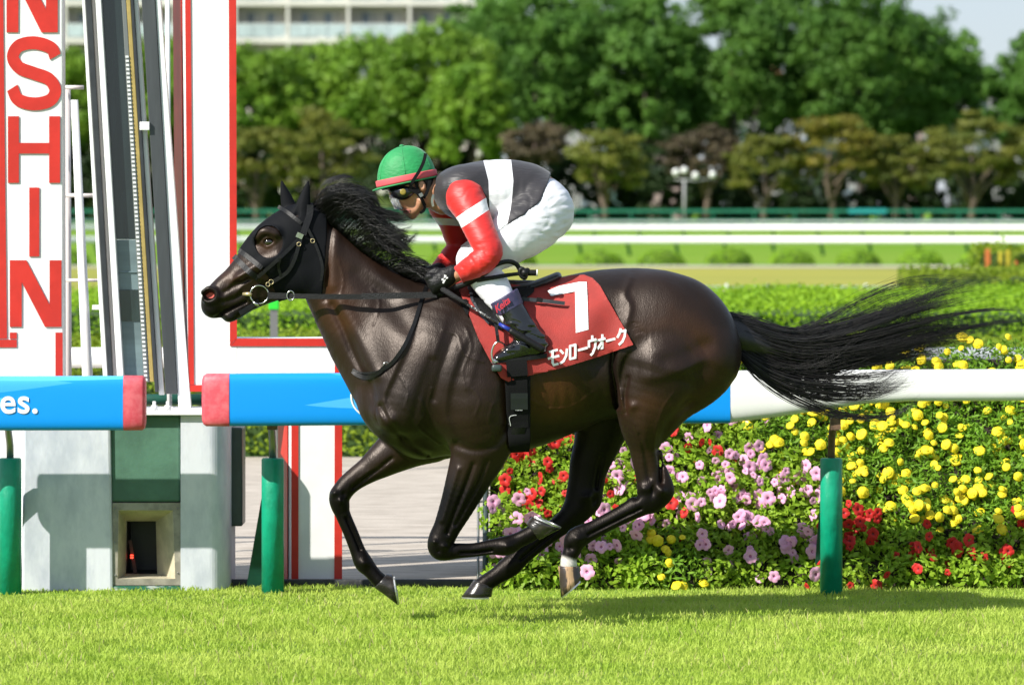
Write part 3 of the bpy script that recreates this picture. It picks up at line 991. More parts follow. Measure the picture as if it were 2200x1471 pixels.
# window frame with splayed sides
def ring(o, i, do, di):
    a = [P(x, y, DP, do - 0) for x, y in o]; b = [P(x, y, DP, di) for x, y in i]
    return [tuple(p) for p in a + b], [(k, (k + 1) % 4, (k + 1) % 4 + 4, k + 4) for k in range(4)]
OUT = [(241, 1080), (388, 1080), (388, 1257), (241, 1257)]
MID = [(254, 1096), (371, 1096), (376, 1243), (252, 1243)]
INN = [(264, 1126), (327, 1126), (330, 1240), (262, 1240)]
v, f = ring(OUT, MID, 0.015, 0.015); v2, f2 = ring(OUT, OUT, 0.015, 0.3)
v, f = join([(v, f), (v2, f2)])
mesh('window_frame', v, f, M_FRAME, pl, smooth=False)
v, f = ring(MID, INN, 0.016, 0.22)
mesh('splayed_lining', v, f, M_INNER, pl, smooth=False)
v, f = ring(INN, INN, 0.221, 0.48)
f.append((4, 5, 6, 7))
mesh('dark_box', v, f, M_BLACKBOX, pl, smooth=False)
for (x, y) in ((247, 1092), (381, 1092), (247, 1165), (382, 1230), (248, 1235)):
    v, f = sphere_vf(P(x, y, DP + 0.012), 0.004, 8, 5)
    mesh('bolt', v, f, M_STEEL, pl)
M_BROWN = mat('brown_strip', (0.10, 0.03, 0.022), 0.5)
v, f = bar_vf(276, 283, 1160, 288, 296, 1238, DP + 0.30, 0.01)
mesh('brown_strip', v, f, M_BROWN, pl, smooth=False)
ml = bpy.data.materials.new('red_led'); ml.use_nodes = True
bb = ml.node_tree.nodes['Principled BSDF']
bb.inputs['Base Color'].default_value = (0.8, 0.05, 0.03, 1)
bb.inputs['Emission Color'].default_value = (1, 0.06, 0.03, 1)
bb.inputs['Emission Strength'].default_value = 2.0
for dy in (0, 5):
    v, f = pbox(280, 286, 1191 + dy, 1194 + dy, DP + 0.28, 0.01)
    mesh('red_lamp', v, f, ml, pl, smooth=False)
v, f = pbox(493, 521, 918, 1130, DP + 0.2, 0.25)
mesh('side_box', v, f, M_DARKG, pl, smooth=False, bevel=0.008)
for x in (328, 357):
    v, f = lathe_vf([(0.016, 0), (0.016, 0.02), (0.008, 0.022), (0.008, 0.04)], 10, (P(x, 0, DP).x, DP + 0.1, P(0, 882, DP).z))
    mesh('bolt', v, f, M_METAL_W, pl)
# green beam behind the gap
v, f = tube_vf([P(150, 858, 23.6), P(470, 858, 23.6)], 0.028, 12)
v2, f2 = tube_vf([P(455, 858, 23.6), (P(455, 0, 23.6).x, 23.6, 0)], 0.024, 10)
v3, f3 = tube_vf([P(160, 858, 23.6), (P(160, 0, 23.6).x, 23.6, 0)], 0.024, 10)
gb = empty('green_barrier', (P(310, 0, 23.6).x, 23.6, 0), 'dark green tube barrier behind the gap in the blue rail', 'barrier')
mesh('bar', v, f, M_PAD_D, gb)
mesh('leg', v2, f2, M_PAD_D, gb)
mesh('leg', v3, f3, M_PAD_D, gb)

# ---- white rail on the sand path behind everything
DW = 24.4
wr = empty('path_rail', (0, DW, 0), 'plain white rail along the sand path, behind the signs and the flower bed', 'rail')
v, f = tube_vf([P(-260, 768, DW), P(2420, 768, DW)], 0.054, 14)
mesh('beam', v, f, M_WHITE, wr)
for px in (-150, 300, 690, 1650, 2300):
    v, f = tube_vf([P(px, 775, DW), (P(px, 0, DW).x, DW + 0.1, 0)], 0.03, 10)
    mesh('post', v, f, M_RAILGREEN, wr)

# ---- marker with bright green head behind the hedge path
DK = 31.0
M_LIME = mat('lime_plastic', (0.02, 0.55, 0.03), 0.5)
mk = empty('marker_post', (P(588, 0, DK).x, DK, 0), 'grey marker post with a bright green head before the hedge', 'post')
v, f = pbox(577, 599, 636, 665, DK, 0.08)
mesh('head', v, f, M_LIME, mk, smooth=False, bevel=0.006)
A = P(588, 664, DK)
v, f = box_vf(A.x - 0.025, A.x + 0.025, DK + 0.015, DK + 0.065, 0, A.z)
mesh('pole', v, f, M_STEEL, mk, smooth=False)
# ------------------------------------------------------------------ implicit surfaces for the horse and the rider
SC = FPX / DH      # pixels per metre at the horse


def wx(px): return (px - 1100.0) / SC
def wz(py): return EYE - (py - HOR) / SC


class Field:
    """distance field on a grid; x and z given in pixels of the photograph, y in metres from the horse's middle (near side negative)"""

    def __init__(s, x0, x1, py0, py1, y0, y1, h):
        s.h = h
        s.X = np.arange(wx(x0), wx(x1), h, dtype=np.float32)
        s.Y = np.arange(y0, y1, h, dtype=np.float32)
        s.Z = np.arange(wz(py1), wz(py0), h, dtype=np.float32)
        s.F = np.full((len(s.X), len(s.Y), len(s.Z)), 0.25, np.float32)

    def sl(s, lo, hi):
        out = []
        for ax, a, b in zip((s.X, s.Y, s.Z), lo, hi):
            i = int(np.searchsorted(ax, a)); j = int(np.searchsorted(ax, b))
            out.append(slice(max(0, i - 1), min(len(ax), j + 1)))
        return tuple(out)

    def comb(s, S, d, k, mode):
        F = s.F[S]
        if mode == 'add':
            h = np.maximum(k - np.abs(F - d), 0) / k
            s.F[S] = np.minimum(F, d) - h * h * k * 0.25
        elif mode == 'sub':
            e = -d
            h = np.maximum(k - np.abs(F - e), 0) / k
            s.F[S] = np.maximum(F, e) + h * h * k * 0.25

    def chain(s, st, k=0.02, mode='add', sub=4, both=False):
        """st: (px, py, y, r in pixels, lateral ratio)"""
        st = np.array([[wx(a), wz(b), y, r / SC, q] for a, b, y, r, q in st])
        c = catmull(st, sub) if len(st) > 2 and sub > 1 else st
        for sg in ((1, -1) if both else (1,)):
            lo = np.array([np.min(c[:, 0] - c[:, 3]), np.min(sg * c[:, 2] - c[:, 3] * c[:, 4]), np.min(c[:, 1] - c[:, 3])]) - k - 2 * s.h
            hi = np.array([np.max(c[:, 0] + c[:, 3]), np.max(sg * c[:, 2] + c[:, 3] * c[:, 4]), np.max(c[:, 1] + c[:, 3])]) + k + 2 * s.h
            S = s.sl(lo, hi)
            if any(q.stop <= q.start for q in S): continue
            G = np.full(s.F[S].shape, 0.3, np.float32)
            for i in range(len(c) - 1):
                a, b = c[i], c[i + 1]
                m = k + 2 * s.h + max(a[3], b[3]) * 0.35 + 0.01
                ra, rb = a[3], b[3]
                l2 = [min(a[0] - ra, b[0] - rb) - m, min(sg * a[2] - ra * a[4], sg * b[2] - rb * b[4]) - m, min(a[1] - ra, b[1] - rb) - m]
                h2 = [max(a[0] + ra, b[0] + rb) + m, max(sg * a[2] + ra * a[4], sg * b[2] + rb * b[4]) + m, max(a[1] + ra, b[1] + rb) + m]
                T = s.sl(l2, h2)
                T = tuple(slice(max(t.start, u.start), min(t.stop, u.stop)) for t, u in zip(T, S))
                if any(q.stop <= q.start for q in T): continue
                x = s.X[T[0]][:, None, None]; y = s.Y[T[1]][None, :, None]; z = s.Z[T[2]][None, None, :]
                dx, dz, dy = b[0] - a[0], b[1] - a[1], sg * (b[2] - a[2])
                L = dx * dx + dz * dz + dy * dy + 1e-12
                t = np.clip(((x - a[0]) * dx + (z - a[1]) * dz + (y - sg * a[2]) * dy) / L, 0, 1)
                q = a[4] + (b[4] - a[4]) * t
                d = np.sqrt((x - a[0] - dx * t) ** 2 + (z - a[1] - dz * t) ** 2 + ((y - sg * a[2] - dy * t) / q) ** 2) - (ra + (rb - ra) * t)
                d *= np.minimum(1, q)
                U = tuple(slice(t_.start - u.start, t_.stop - u.start) for t_, u in zip(T, S))
                G[U] = np.minimum(G[U], d)
            s.comb(S, G, k, mode)

    def ell(s, px, py, y, a, b, c, ang=0.0, k=0.02, mode='add', both=False):
        """ellipsoid: half axes a, b in pixels (a along ang, degrees, counted down the picture), c in metres"""
        X0, Z0, a, b = wx(px), wz(py), a / SC, b / SC
        ca, sa = math.cos(R(-ang)), math.sin(R(-ang))
        m = max(a, b)
        for sg in ((1, -1) if both else (1,)):
            S = s.sl((X0 - m - k - s.h, sg * y - c - k - s.h, Z0 - m - k - s.h), (X0 + m + k + s.h, sg * y + c + k + s.h, Z0 + m + k + s.h))
            if any(q.stop <= q.start for q in S): continue
            x = s.X[S[0]][:, None, None] - X0; yy = s.Y[S[1]][None, :, None] - sg * y; z = s.Z[S[2]][None, None, :] - Z0
            u, w = x * ca + z * sa, -x * sa + z * ca
            k0 = np.sqrt((u / a) ** 2 + (w / b) ** 2 + (yy / c) ** 2)
            k1 = np.sqrt((u / a ** 2) ** 2 + (w / b ** 2) ** 2 + (yy / c ** 2) ** 2) + 1e-6
            s.comb(S, (k0 * (k0 - 1) / k1).astype(np.float32), k, mode)

    def near_map(s):
        """y of the first surface met from the near side, over x and z"""
        ins = s.F < 0
        hit = ins.any(axis=1)
        i = np.maximum(ins.argmax(axis=1), 1)
        I, K = np.meshgrid(np.arange(len(s.X)), np.arange(len(s.Z)), indexing='ij')
        f1, f0 = s.F[I, i, K], s.F[I, i - 1, K]
        t = f0 / (f0 - f1 + 1e-9)
        return np.where(hit, s.Y[i - 1] + t * s.h, np.nan)

    def mesh(s):
        F, h = s.F, s.h
        ins = F < 0
        nx, ny, nz = F.shape
        cnt = np.zeros((nx - 1, ny - 1, nz - 1), np.int8)
        for a in (0, 1):
            for b in (0, 1):
                for c in (0, 1):
                    cnt += ins[a:nx - 1 + a, b:ny - 1 + b, c:nz - 1 + c]
        act = (cnt > 0) & (cnt < 8)
        ci = np.argwhere(act)
        idx = np.full(act.shape, -1, np.int64)
        idx[act] = np.arange(len(ci))
        acc = np.zeros((len(ci), 3)); num = np.zeros(len(ci))
        cor = [(a, b, c) for a in (0, 1) for b in (0, 1) for c in (0, 1)]
        val = {q: F[ci[:, 0] + q[0], ci[:, 1] + q[1], ci[:, 2] + q[2]] for q in cor}
        for p in cor:
            for ax in range(3):
                if p[ax] == 1: continue
                q = list(p); q[ax] = 1; q = tuple(q)
                a, b = val[p], val[q]
                m = (a < 0) != (b < 0)
                t = np.where(m, a / (a - b + 1e-12), 0)
                pt = np.tile(np.array(p, float), (len(ci), 1)); pt[:, ax] = t
                acc[m] += pt[m]; num[m] += 1
        V = (ci + acc / num[:, None]) * h + np.array([s.X[0], s.Y[0], s.Z[0]])
        Q = []
        for ax in range(3):
            u, w = [(1, 2), (2, 0), (0, 1)][ax]
            A = [slice(0, n) for n in F.shape]; B = list(A)
            A[ax] = slice(0, F.shape[ax] - 1); B[ax] = slice(1, F.shape[ax])
            e = np.argwhere(ins[tuple(A)] != ins[tuple(B)])
            e = e[(e[:, u] > 0) & (e[:, w] > 0) & (e[:, u] < F.shape[u] - 1) & (e[:, w] < F.shape[w] - 1)]
            def cell(du, dw):
                c = e.copy(); c[:, u] -= du; c[:, w] -= dw
                return idx[c[:, 0], c[:, 1], c[:, 2]]
            q = np.stack([cell(1, 1), cell(0, 1), cell(0, 0), cell(1, 0)], 1)
            flip = ~ins[e[:, 0], e[:, 1], e[:, 2]]
            q[flip] = q[flip][:, ::-1]
            Q.append(q)
        Q = np.concatenate(Q)
        # one light smoothing pass
        for lam in (0.5, -0.3):
            sm = np.zeros_like(V); n = np.zeros(len(V))
            for i in range(4):
                for j in (1, 3):
                    np.add.at(sm, Q[:, i], V[Q[:, (i + j) % 4]]); np.add.at(n, Q[:, i], 1)
            V = V + lam * (sm / np.maximum(n, 1)[:, None] - V)
        return V, Q


def smesh(name, fld, m, parent, attrs=None):
    V, Q = fld.mesh()
    V = V + np.array([0, DH, 0])
    o = mesh(name, V, Q, m, parent)
    for k, fn in (attrs or {}).items():
        a = o.data.attributes.new(k, 'FLOAT', 'POINT')
        a.data.foreach_set('value', np.asarray(fn(V[:, 0] * SC + 1100, HOR + (EYE - V[:, 2]) * SC, V[:, 1] - DH), np.float32))
    return o


def poly_sd(px, py, poly):
    """signed distance in pixels to a polygon (negative inside)"""
    px, py = np.asarray(px, float), np.asarray(py, float)
    d = np.full(px.shape, 1e9); ins = np.zeros(px.shape, bool)
    n = len(poly)
    for i in range(n):
        (x0, y0), (x1, y1) = poly[i], poly[(i + 1) % n]
        ex, ey = x1 - x0, y1 - y0
        t = np.clip(((px - x0) * ex + (py - y0) * ey) / (ex * ex + ey * ey + 1e-9), 0, 1)
        d = np.minimum(d, np.hypot(px - x0 - ex * t, py - y0 - ey * t))
        c = ((y0 > py) != (y1 > py)) & (px < (x1 - x0) * (py - y0) / (y1 - y0 + 1e-12) + x0)
        ins ^= c
    return np.where(ins, -d, d)


class Skin:
    """near surface of a field, for laying cloth and straps on it"""

    def __init__(s, fld):
        s.f = fld
        m = fld.near_map()
        s.m = m
        # fill the outside from neighbours so that straps can run a little over the edge
        w = np.isfinite(m).astype(float); g = np.where(w > 0, m, 0)
        for _ in range(8):
            a = np.zeros_like(g); b = np.zeros_like(w)
            for dx, dz in ((1, 0), (-1, 0), (0, 1), (0, -1)):
                a += np.roll(np.roll(g * w, dx, 0), dz, 1); b += np.roll(np.roll(w, dx, 0), dz, 1)
            new = (w == 0) & (b > 0)
            g = np.where(new, a / np.maximum(b, 1e-9), g); w = np.where(new, 1.0, w)
        s.g = np.where(w > 0, g, 0.0)

    def __call__(s, px, py, default=0.0):
        x = (wx(np.asarray(px, float)) - s.f.X[0]) / s.f.h; z = (wz(np.asarray(py, float)) - s.f.Z[0]) / s.f.h
        i = np.clip(x.astype(int), 0, len(s.f.X) - 2); k = np.clip(z.astype(int), 0, len(s.f.Z) - 2)
        a, b = np.clip(x - i, 0, 1), np.clip(z - k, 0, 1)
        return (s.g[i, k] * (1 - a) + s.g[i + 1, k] * a) * (1 - b) + (s.g[i, k + 1] * (1 - a) + s.g[i + 1, k + 1] * a) * b


def strap(path, width, skin, off=0.004, sub=6, thick=0.004, lift=None):
    """flat strap along pixel points, lying on the skin; returns vf"""
    c = catmull(path, sub)
    n = len(c)
    d = np.gradient(c, axis=0); d /= np.linalg.norm(d, axis=1, keepdims=True)
    nn = np.stack([-d[:, 1], d[:, 0]], 1)
    w = np.interp(np.linspace(0, 1, n), np.linspace(0, 1, len(width)), width) if hasattr(width, '__len__') else np.full(n, width)
    L = c + nn * w[:, None] / 2; Rr = c - nn * w[:, None] / 2
    if skin is not None:
        y = np.minimum(np.minimum(skin(L[:, 0], L[:, 1]), skin(Rr[:, 0], Rr[:, 1])), skin(c[:, 0], c[:, 1]))
        for _ in range(2): y = np.convolve(np.pad(y, 1, mode='edge'), [0.25, 0.5, 0.25], 'valid')
        y = y - off
    else: y = np.zeros(n)
    if lift is not None:
        l = np.interp(np.linspace(0, 1, n), np.linspace(0, 1, len(lift)), lift)
        y = np.minimum(y, l) if skin is not None else l
    v, f = [], []
    for i in range(n):
        for (q, dy) in ((L[i], 0), (Rr[i], 0), (Rr[i], -thick), (L[i], -thick)):
            v.append((wx(q[0]), DH + y[i] + dy, wz(q[1])))
    for i in range(n - 1):
        for k in range(4):
            f.append((4 * i + k, 4 * i + (k + 1) % 4, 4 * i + 4 + (k + 1) % 4, 4 * i + 4 + k))
    f.append((3, 2, 1, 0)); m = 4 * (n - 1); f.append((m, m + 1, m + 2, m + 3))
    return v, f


def sheet(poly, skin, off, step=5.0, thick=0.004, smooth=3, extra=None):
    """cloth lying on the skin inside a pixel polygon: triangulated with exact edges; returns vf"""
    xs = [p[0] for p in poly]; ys = [p[1] for p in poly]
    bm = bmesh.new()
    pts = []
    for i in range(len(poly)):
        a, b = np.array(poly[i], float), np.array(poly[(i + 1) % len(poly)], float)
        m = max(1, int(np.linalg.norm(b - a) / step))
        pts += [tuple(a + (b - a) * t / m) for t in range(m)]
    vs_ = [bm.verts.new((p[0], p[1], 0)) for p in pts]
    bm.faces.new(vs_)
    for ax, lo, hi in ((0, min(xs), max(xs)), (1, min(ys), max(ys))):
        t = lo + step
        while t < hi:
            co = [0, 0, 0]; co[ax] = t; no = [0, 0, 0]; no[ax] = 1
            bmesh.ops.bisect_plane(bm, geom=bm.verts[:] + bm.edges[:] + bm.faces[:], plane_co=co, plane_no=no, dist=1e-4)
            t += step
    bm.verts.ensure_lookup_table()
    c = np.array([v.co[:2] for v in bm.verts])
    f = [[v.index for v in q.verts] for q in bm.faces]
    E = np.array([[e.verts[0].index, e.verts[1].index] for e in bm.edges])
    bnd = [[e.verts[0].index, e.verts[1].index] for e in bm.edges if len(e.link_faces) == 1]
    bm.free()
    y = skin(c[:, 0], c[:, 1])
    for _ in range(smooth):
        a = np.zeros(len(y)); n = np.zeros(len(y))
        np.add.at(a, E[:, 0], y[E[:, 1]]); np.add.at(a, E[:, 1], y[E[:, 0]]); np.add.at(n, E.ravel(), 1)
        y = 0.5 * y + 0.5 * a / np.maximum(n, 1)
    y = y - off
    if extra is not None: y = y + extra(c[:, 0], c[:, 1])
    n = len(c)
    v = [(wx(a), DH + yy, wz(b)) for (a, b), yy in zip(c, y)] + [(wx(a), DH + yy + thick, wz(b)) for (a, b), yy in zip(c, y)]
    ar = lambda q: sum(c[q[i]][0] * c[q[(i + 1) % len(q)]][1] - c[q[(i + 1) % len(q)]][0] * c[q[i]][1] for i in range(len(q)))
    fr = [tuple(q) if ar(q) < 0 else tuple(q[::-1]) for q in f]
    bk = [tuple(i + n for i in q[::-1]) for q in fr]
    rim = [(a, b, b + n, a + n) for a, b in bnd]
    return v, fr + bk + rim
# ------------------------------------------------------------------ the racehorse
def head_cmds(S):
    # skull from poll to muzzle
    S.chain([(668, 492, 0, 52, .72), (640, 505, 0, 62, .76), (606, 540, 0, 72, .74), (572, 566, 0, 62, .74), (545, 588, 0, 52, .72), (518, 610, 0, 45, .72), (490, 628, 0, 39, .82), (466, 645, 0, 32, 1.0), (460, 652, 0, 28, 1.1)], 0.03)
    # jowl
    S.ell(648, 567, -0.045, 58, 56, 0.042, 0, 0.04, both=True)
    S.chain([(650, 590, 0, 38, 1.1), (612, 606, 0, 34, .9), (570, 625, 0, 28, .9), (535, 648, 0, 20, 1.0), (508, 668, 0, 17, 1.4), (492, 677, 0, 15, 1.6)], 0.03)
    # upper lip and nostril rim
    S.ell(455, 668, 0, 19, 13, 0.055, 25, 0.02)
    S.chain([(440, 628, -0.052, 7, 1), (452, 620, -0.058, 7, 1), (464, 627, -0.062, 7, 1), (466, 640, -0.060, 7, 1), (452, 647, -0.055, 6, 1), (440, 640, -0.048, 6, 1)], 0.016, both=True)
    # cheekbone ridge and brow
    S.chain([(520, 596, -0.07, 7, 1), (560, 572, -0.085, 8, 1), (600, 552, -0.098, 8, 1)], 0.03, both=True)
    S.chain([(556, 508, -0.085, 9, 1), (572, 497, -0.098, 10, 1), (594, 502, -0.100, 10, 1)], 0.025, both=True)
    S.ell(580, 519, -0.116, 15, 11, 0.024, 10, 0.014, 'sub', both=True)
    S.chain([(566, 521, -0.090, 2.5, 1), (573, 512, -0.099, 3, 1), (586, 510, -0.102, 3, 1), (595, 517, -0.099, 2.5, 1)], 0.008, both=True)
    S.chain([(566, 523, -0.089, 2, 1), (578, 529, -0.096, 2.3, 1), (594, 520, -0.099, 2, 1)], 0.008, both=True)


HF = Field(415, 1625, 425, 1315, -0.37, 0.37, 0.0050)
# trunk
HF.chain([(858, 782, 0, 108, .86), (905, 790, 0, 150, .84), (950, 792, 0, 182, .80), (1020, 793, 0, 186, .80), (1095, 790, 0, 180, .82), (1170, 774, 0, 168, .85), (1240, 755, 0, 157, .87), (1310, 735, 0, 150, .88), (1390, 725, 0, 146, .92), (1432, 728, 0, 137, .92)], 0.05)
HF.ell(1300, 700, 0, 200, 106, 0.23, -4, 0.08)
# buttocks, thighs
HF.ell(1495, 765, -0.115, 88, 105, 0.145, 25, 0.07, both=True)
HF.ell(1450, 690, -0.10, 118, 96, 0.165, 25, 0.06, both=True)
HF.chain([(1505, 770, -.12, 76, .9), (1475, 828, -.135, 55, .85), (1436, 876, -.15, 38, .85), (1408, 920, -.155, 26, .85)], 0.05, both=True)
# withers
HF.chain([(880, 640, 0, 46, .8), (960, 640, 0, 42, .75), (1040, 650, 0, 44, .9), (1120, 665, 0, 52, 1.2)], 0.07)
# neck
HF.chain([(690, 545, 0, 68, .66), (722, 585, 0, 82, .58), (752, 624, 0, 95, .57), (790, 672, 0, 110, .60), (836, 724, 0, 130, .64), (880, 760, 0, 143, .74)], 0.05)
head_cmds(HF)
# breast muscles
HF.ell(832, 872, -0.085, 62, 52, 0.095, 55, 0.04, both=True)
HF.ell(868, 930, -0.075, 62, 34, 0.085, 30, 0.04, both=True)
HF.ell(900, 930, 0, 60, 52, 0.11, 20, 0.05)
# shoulder blade and upper arm
HF.chain([(965, 655, -0.115, 40, .9), (930, 740, -0.165, 52, .9), (880, 830, -0.190, 54, .9), (868, 880, -0.195, 50, .9)], 0.05, both=True)
HF.chain([(1030, 760, -0.19, 60, .8), (1020, 860, -0.205, 72, .8), (1035, 925, -0.19, 62, .8)], 0.06, both=True)
# legs ------------------------------------------------ far fore
HF.chain([(935, 925, .12, 70, .8), (885, 952, .12, 54, .85), (845, 976, .11, 43, .85), (818, 993, .10, 36, .85), (793, 1010, .10, 29, .85), (763, 1030, .10, 24.5, .9), (742, 1048, .10, 23, 1), (728, 1070, .10, 22.5, 1.05), (729, 1088, .10, 20.5, 1), (735, 1108, .10, 16.5, .9), (753, 1150, .10, 16, .85), (767, 1186, .10, 16.5, .9), (779, 1211, .10, 20, .95), (792, 1226, .10, 17, .95), (804, 1240, .10, 16, 1.05), (814, 1250, .10, 17, 1.1)], 0.018)
# near fore
HF.chain([(1040, 905, -.17, 80, .75), (1030, 965, -.17, 60, .8), (1020, 992, -.17, 53, .8), (1005, 1028, -.165, 46, .8), (984, 1078, -.16, 37, .82), (962, 1126, -.155, 29, .9), (950, 1152, -.15, 28, .95), (946, 1170, -.15, 25, 1), (958, 1179, -.15, 19, 1), (985, 1177, -.15, 16.5, .9), (1020, 1175, -.15, 15, .85), (1055, 1169, -.15, 16.5, .9), (1088, 1166, -.15, 21, .95), (1112, 1155, -.15, 17, .95), (1136, 1143, -.15, 17, 1.05), (1147, 1136, -.15, 17, 1.1)], 0.018)
# near hind
HF.chain([(1418, 790, -.15, 98, .85), (1400, 850, -.16, 80, .85), (1386, 905, -.16, 56, .85), (1386, 950, -.155, 38, .75), (1392, 1000, -.15, 32, .68), (1398, 1028, -.15, 32, .68), (1404, 1052, -.15, 33, .75), (1385, 1072, -.15, 27, .8), (1341, 1097, -.15, 20.5, .85), (1302, 1117, -.15, 19, .85), (1272, 1133, -.15, 19.5, .85), (1238, 1151, -.15, 24, .9), (1229, 1174, -.15, 19, .95), (1221, 1193, -.15, 16.5, 1.05), (1221, 1206, -.15, 18, 1.1)], 0.02)
HF.chain([(1418, 1010, -.15, 14, .8), (1428, 1035, -.15, 15, .9), (1427, 1055, -.15, 17, .9), (1400, 1080, -.15, 15, .9)], 0.02)
# far hind
HF.chain([(1330, 820, .14, 90, .8), (1300, 900, .14, 64, .8), (1284, 955, .14, 50, .75), (1268, 1000, .14, 43, .7), (1261, 1034, .14, 39, .7), (1254, 1066, .14, 37, .72), (1242, 1096, .14, 32, .8), (1215, 1124, .14, 24, .85), (1170, 1158, .14, 21, .85), (1125, 1195, .14, 20.5, .85), (1097, 1220, .14, 23.5, .9), (1068, 1241, .14, 19, .95), (1046, 1255, .14, 18.5, 1.05), (1036, 1262, .14, 18, 1.1)], 0.02)
HF.chain([(1280, 1040, .14, 14, .8), (1278, 1070, .14, 16, .9), (1272, 1086, .14, 17, .9), (1250, 1106, .14, 14, .9)], 0.02)

def sstep(a, b, x):
    t = np.clip((x - a) / (b - a), 0, 1)
    return t * t * (3 - 2 * t)


# surface relief: muscle edges, hollows and tendons pressed into the field, the same on both sides ---------------
GX, GY = np.broadcast_arrays((HF.X * SC + 1100)[:, None], (HOR + (EYE - HF.Z) * SC)[None, :])
REL = np.zeros(GX.shape)


def pdist(path):
    """distance to a smooth line and the side of it (positive left of the way along it)"""
    c = catmull(path, 5)
    d = np.full(GX.shape, 1e9); sd = np.zeros(GX.shape); pr = np.zeros(GX.shape)
    for i, ((x0, y0), (x1, y1)) in enumerate(zip(c[:-1], c[1:])):
        ex, ey = x1 - x0, y1 - y0
        t = np.clip(((GX - x0) * ex + (GY - y0) * ey) / (ex * ex + ey * ey + 1e-9), 0, 1)
        q = np.hypot(GX - x0 - ex * t, GY - y0 - ey * t)
        cr = ex * (GY - y0) - ey * (GX - x0)
        m = q < d
        d = np.where(m, q, d); sd = np.where(m, np.sign(cr), sd); pr = np.where(m, (i + t) / (len(c) - 1), pr)
    return d, sd, np.minimum(1, 5 * np.minimum(pr, 1 - pr))     # the last: fades at the two ends


def ridge(path, w, mm):
    global REL
    d, _, _ = pdist(path)
    REL = REL + mm * 0.001 * np.exp(-(d / w) ** 2)


def groove(path, w, mm): ridge(path, w, -mm)


def edge(path, w, mm, fall=40):
    """muscle edge: sharp drop on one side of the line, long fall on the other (raised side: right hand going along, seen in the picture)"""
    global REL
    d, s_, fade = pdist(path)
    sdist = d * s_
    REL = REL + mm * 0.001 * fade * np.where(sdist > 0, np.exp(-(sdist / fall) ** 2), np.exp(-(sdist / w) ** 2))


def lump(px, py, a, b, ang, mm):
    global REL
    ca, sa = math.cos(R(ang)), math.sin(R(ang))
    u, w = (GX - px) * ca + (GY - py) * sa, -(GX - px) * sa + (GY - py) * ca
    REL = REL + mm * 0.001 * np.exp(-((u / a) ** 2 + (w / b) ** 2))


# neck: jugular groove, crest, bands behind the jaw
groove([(716, 655), (738, 700), (758, 748), (785, 800)], 9, 7)
ridge([(735, 650), (765, 700), (792, 760), (810, 800)], 16, 6)
groove([(712, 480), (706, 540), (700, 600), (702, 640)], 9, 6)
ridge([(724, 500), (720, 560), (716, 610)], 14, 4)
groove([(770, 590), (830, 645), (880, 700)], 22, 6)
lump(840, 610, 60, 18, 30, 6)
# shoulder: front edge of the blade, spine of the blade, muscle bands running down to the arm
edge([(905, 650), (880, 720), (850, 790), (826, 850), (842, 900), (872, 945)], 9, 9, 60)
edge([(965, 660), (940, 740), (912, 820), (905, 880), (925, 930)], 9, 5, 40)
edge([(1015, 690), (985, 760), (962, 830), (958, 890), (985, 940)], 10, 7, 55)
edge([(1050, 700), (1020, 780), (1000, 850)], 8, 3, 30)
groove([(930, 770), (905, 840), (888, 900)], 9, 4)
groove([(975, 720), (950, 790), (935, 850)], 8, 3.5)
lump(1035, 860, 55, 75, 5, 9)
groove([(985, 948), (1022, 958), (1062, 948), (1088, 915)], 10, 6)
groove([(1090, 760), (1086, 830), (1090, 905)], 12, 8)
lump(880, 865, 40, 48, 20, 7)
# breast
groove([(822, 868), (846, 905), (878, 948), (920, 975)], 7, 7)
lump(846, 896, 13, 10, 50, 6)
lump(815, 890, 22, 32, -30, 6)
groove([(800, 820), (808, 860), (815, 900)], 7, 3)
# forearm and gaskin bands
groove([(1018, 990), (1000, 1040), (980, 1090), (962, 1138)], 5, 5)
groove([(1046, 985), (1028, 1030), (1002, 1078), (980, 1120)], 4.5, 4)
ridge([(985, 1000), (970, 1050), (952, 1110)], 6, 3)
groove([(842, 985), (812, 1008), (782, 1030), (757, 1050)], 4.5, 4)
groove([(1370, 930), (1384, 975), (1392, 1020)], 6, 4)
groove([(1410, 960), (1416, 1000), (1417, 1030)], 5, 6)
groove([(1292, 985), (1286, 1020), (1282, 1050)], 5, 5)
# knees, hocks, fetlocks, tendons
for (x, y, a, b, an, mm) in ((934, 1156, 8, 7, 60, 5), (956, 1166, 8, 6, 10, 4), (944, 1176, 5, 5, 0, -3), (717, 1060, 7, 8, 60, 4), (731, 1078, 7, 6, 60, 4), (738, 1062, 5, 6, 0, -3), (1420, 1048, 10, 9, 60, 6), (1400, 1048, 6, 14, 10, -5), (1380, 1044, 9, 13, 80, 5), (1366, 1062, 6, 8, 40, -4),
                         (1262, 1070, 10, 12, 80, 5), (1278, 1078, 5, 12, 10, -4), (1240, 1150, 10, 9, 0, 4), (781, 1211, 9, 9, 0, 4), (1090, 1166, 10, 9, 0, 4), (1226, 1170, 7, 6, 0, -4)):
    lump(x, y, a, b, an, mm)
for p in ([(742, 1115), (758, 1150), (772, 1184)], [(990, 1181), (1022, 1180), (1058, 1175)], [(1375, 1086), (1338, 1104), (1290, 1128), (1262, 1142)], [(1200, 1140), (1160, 1172), (1118, 1206)]):
    groove(p, 3.2, 4.5)
# ribs, faint
for i in range(8):
    x = 1140 + i * 23
    ridge([(x - 16, 790), (x + 4, 840), (x - 6, 900 - i * 6)], 7, 0.8)
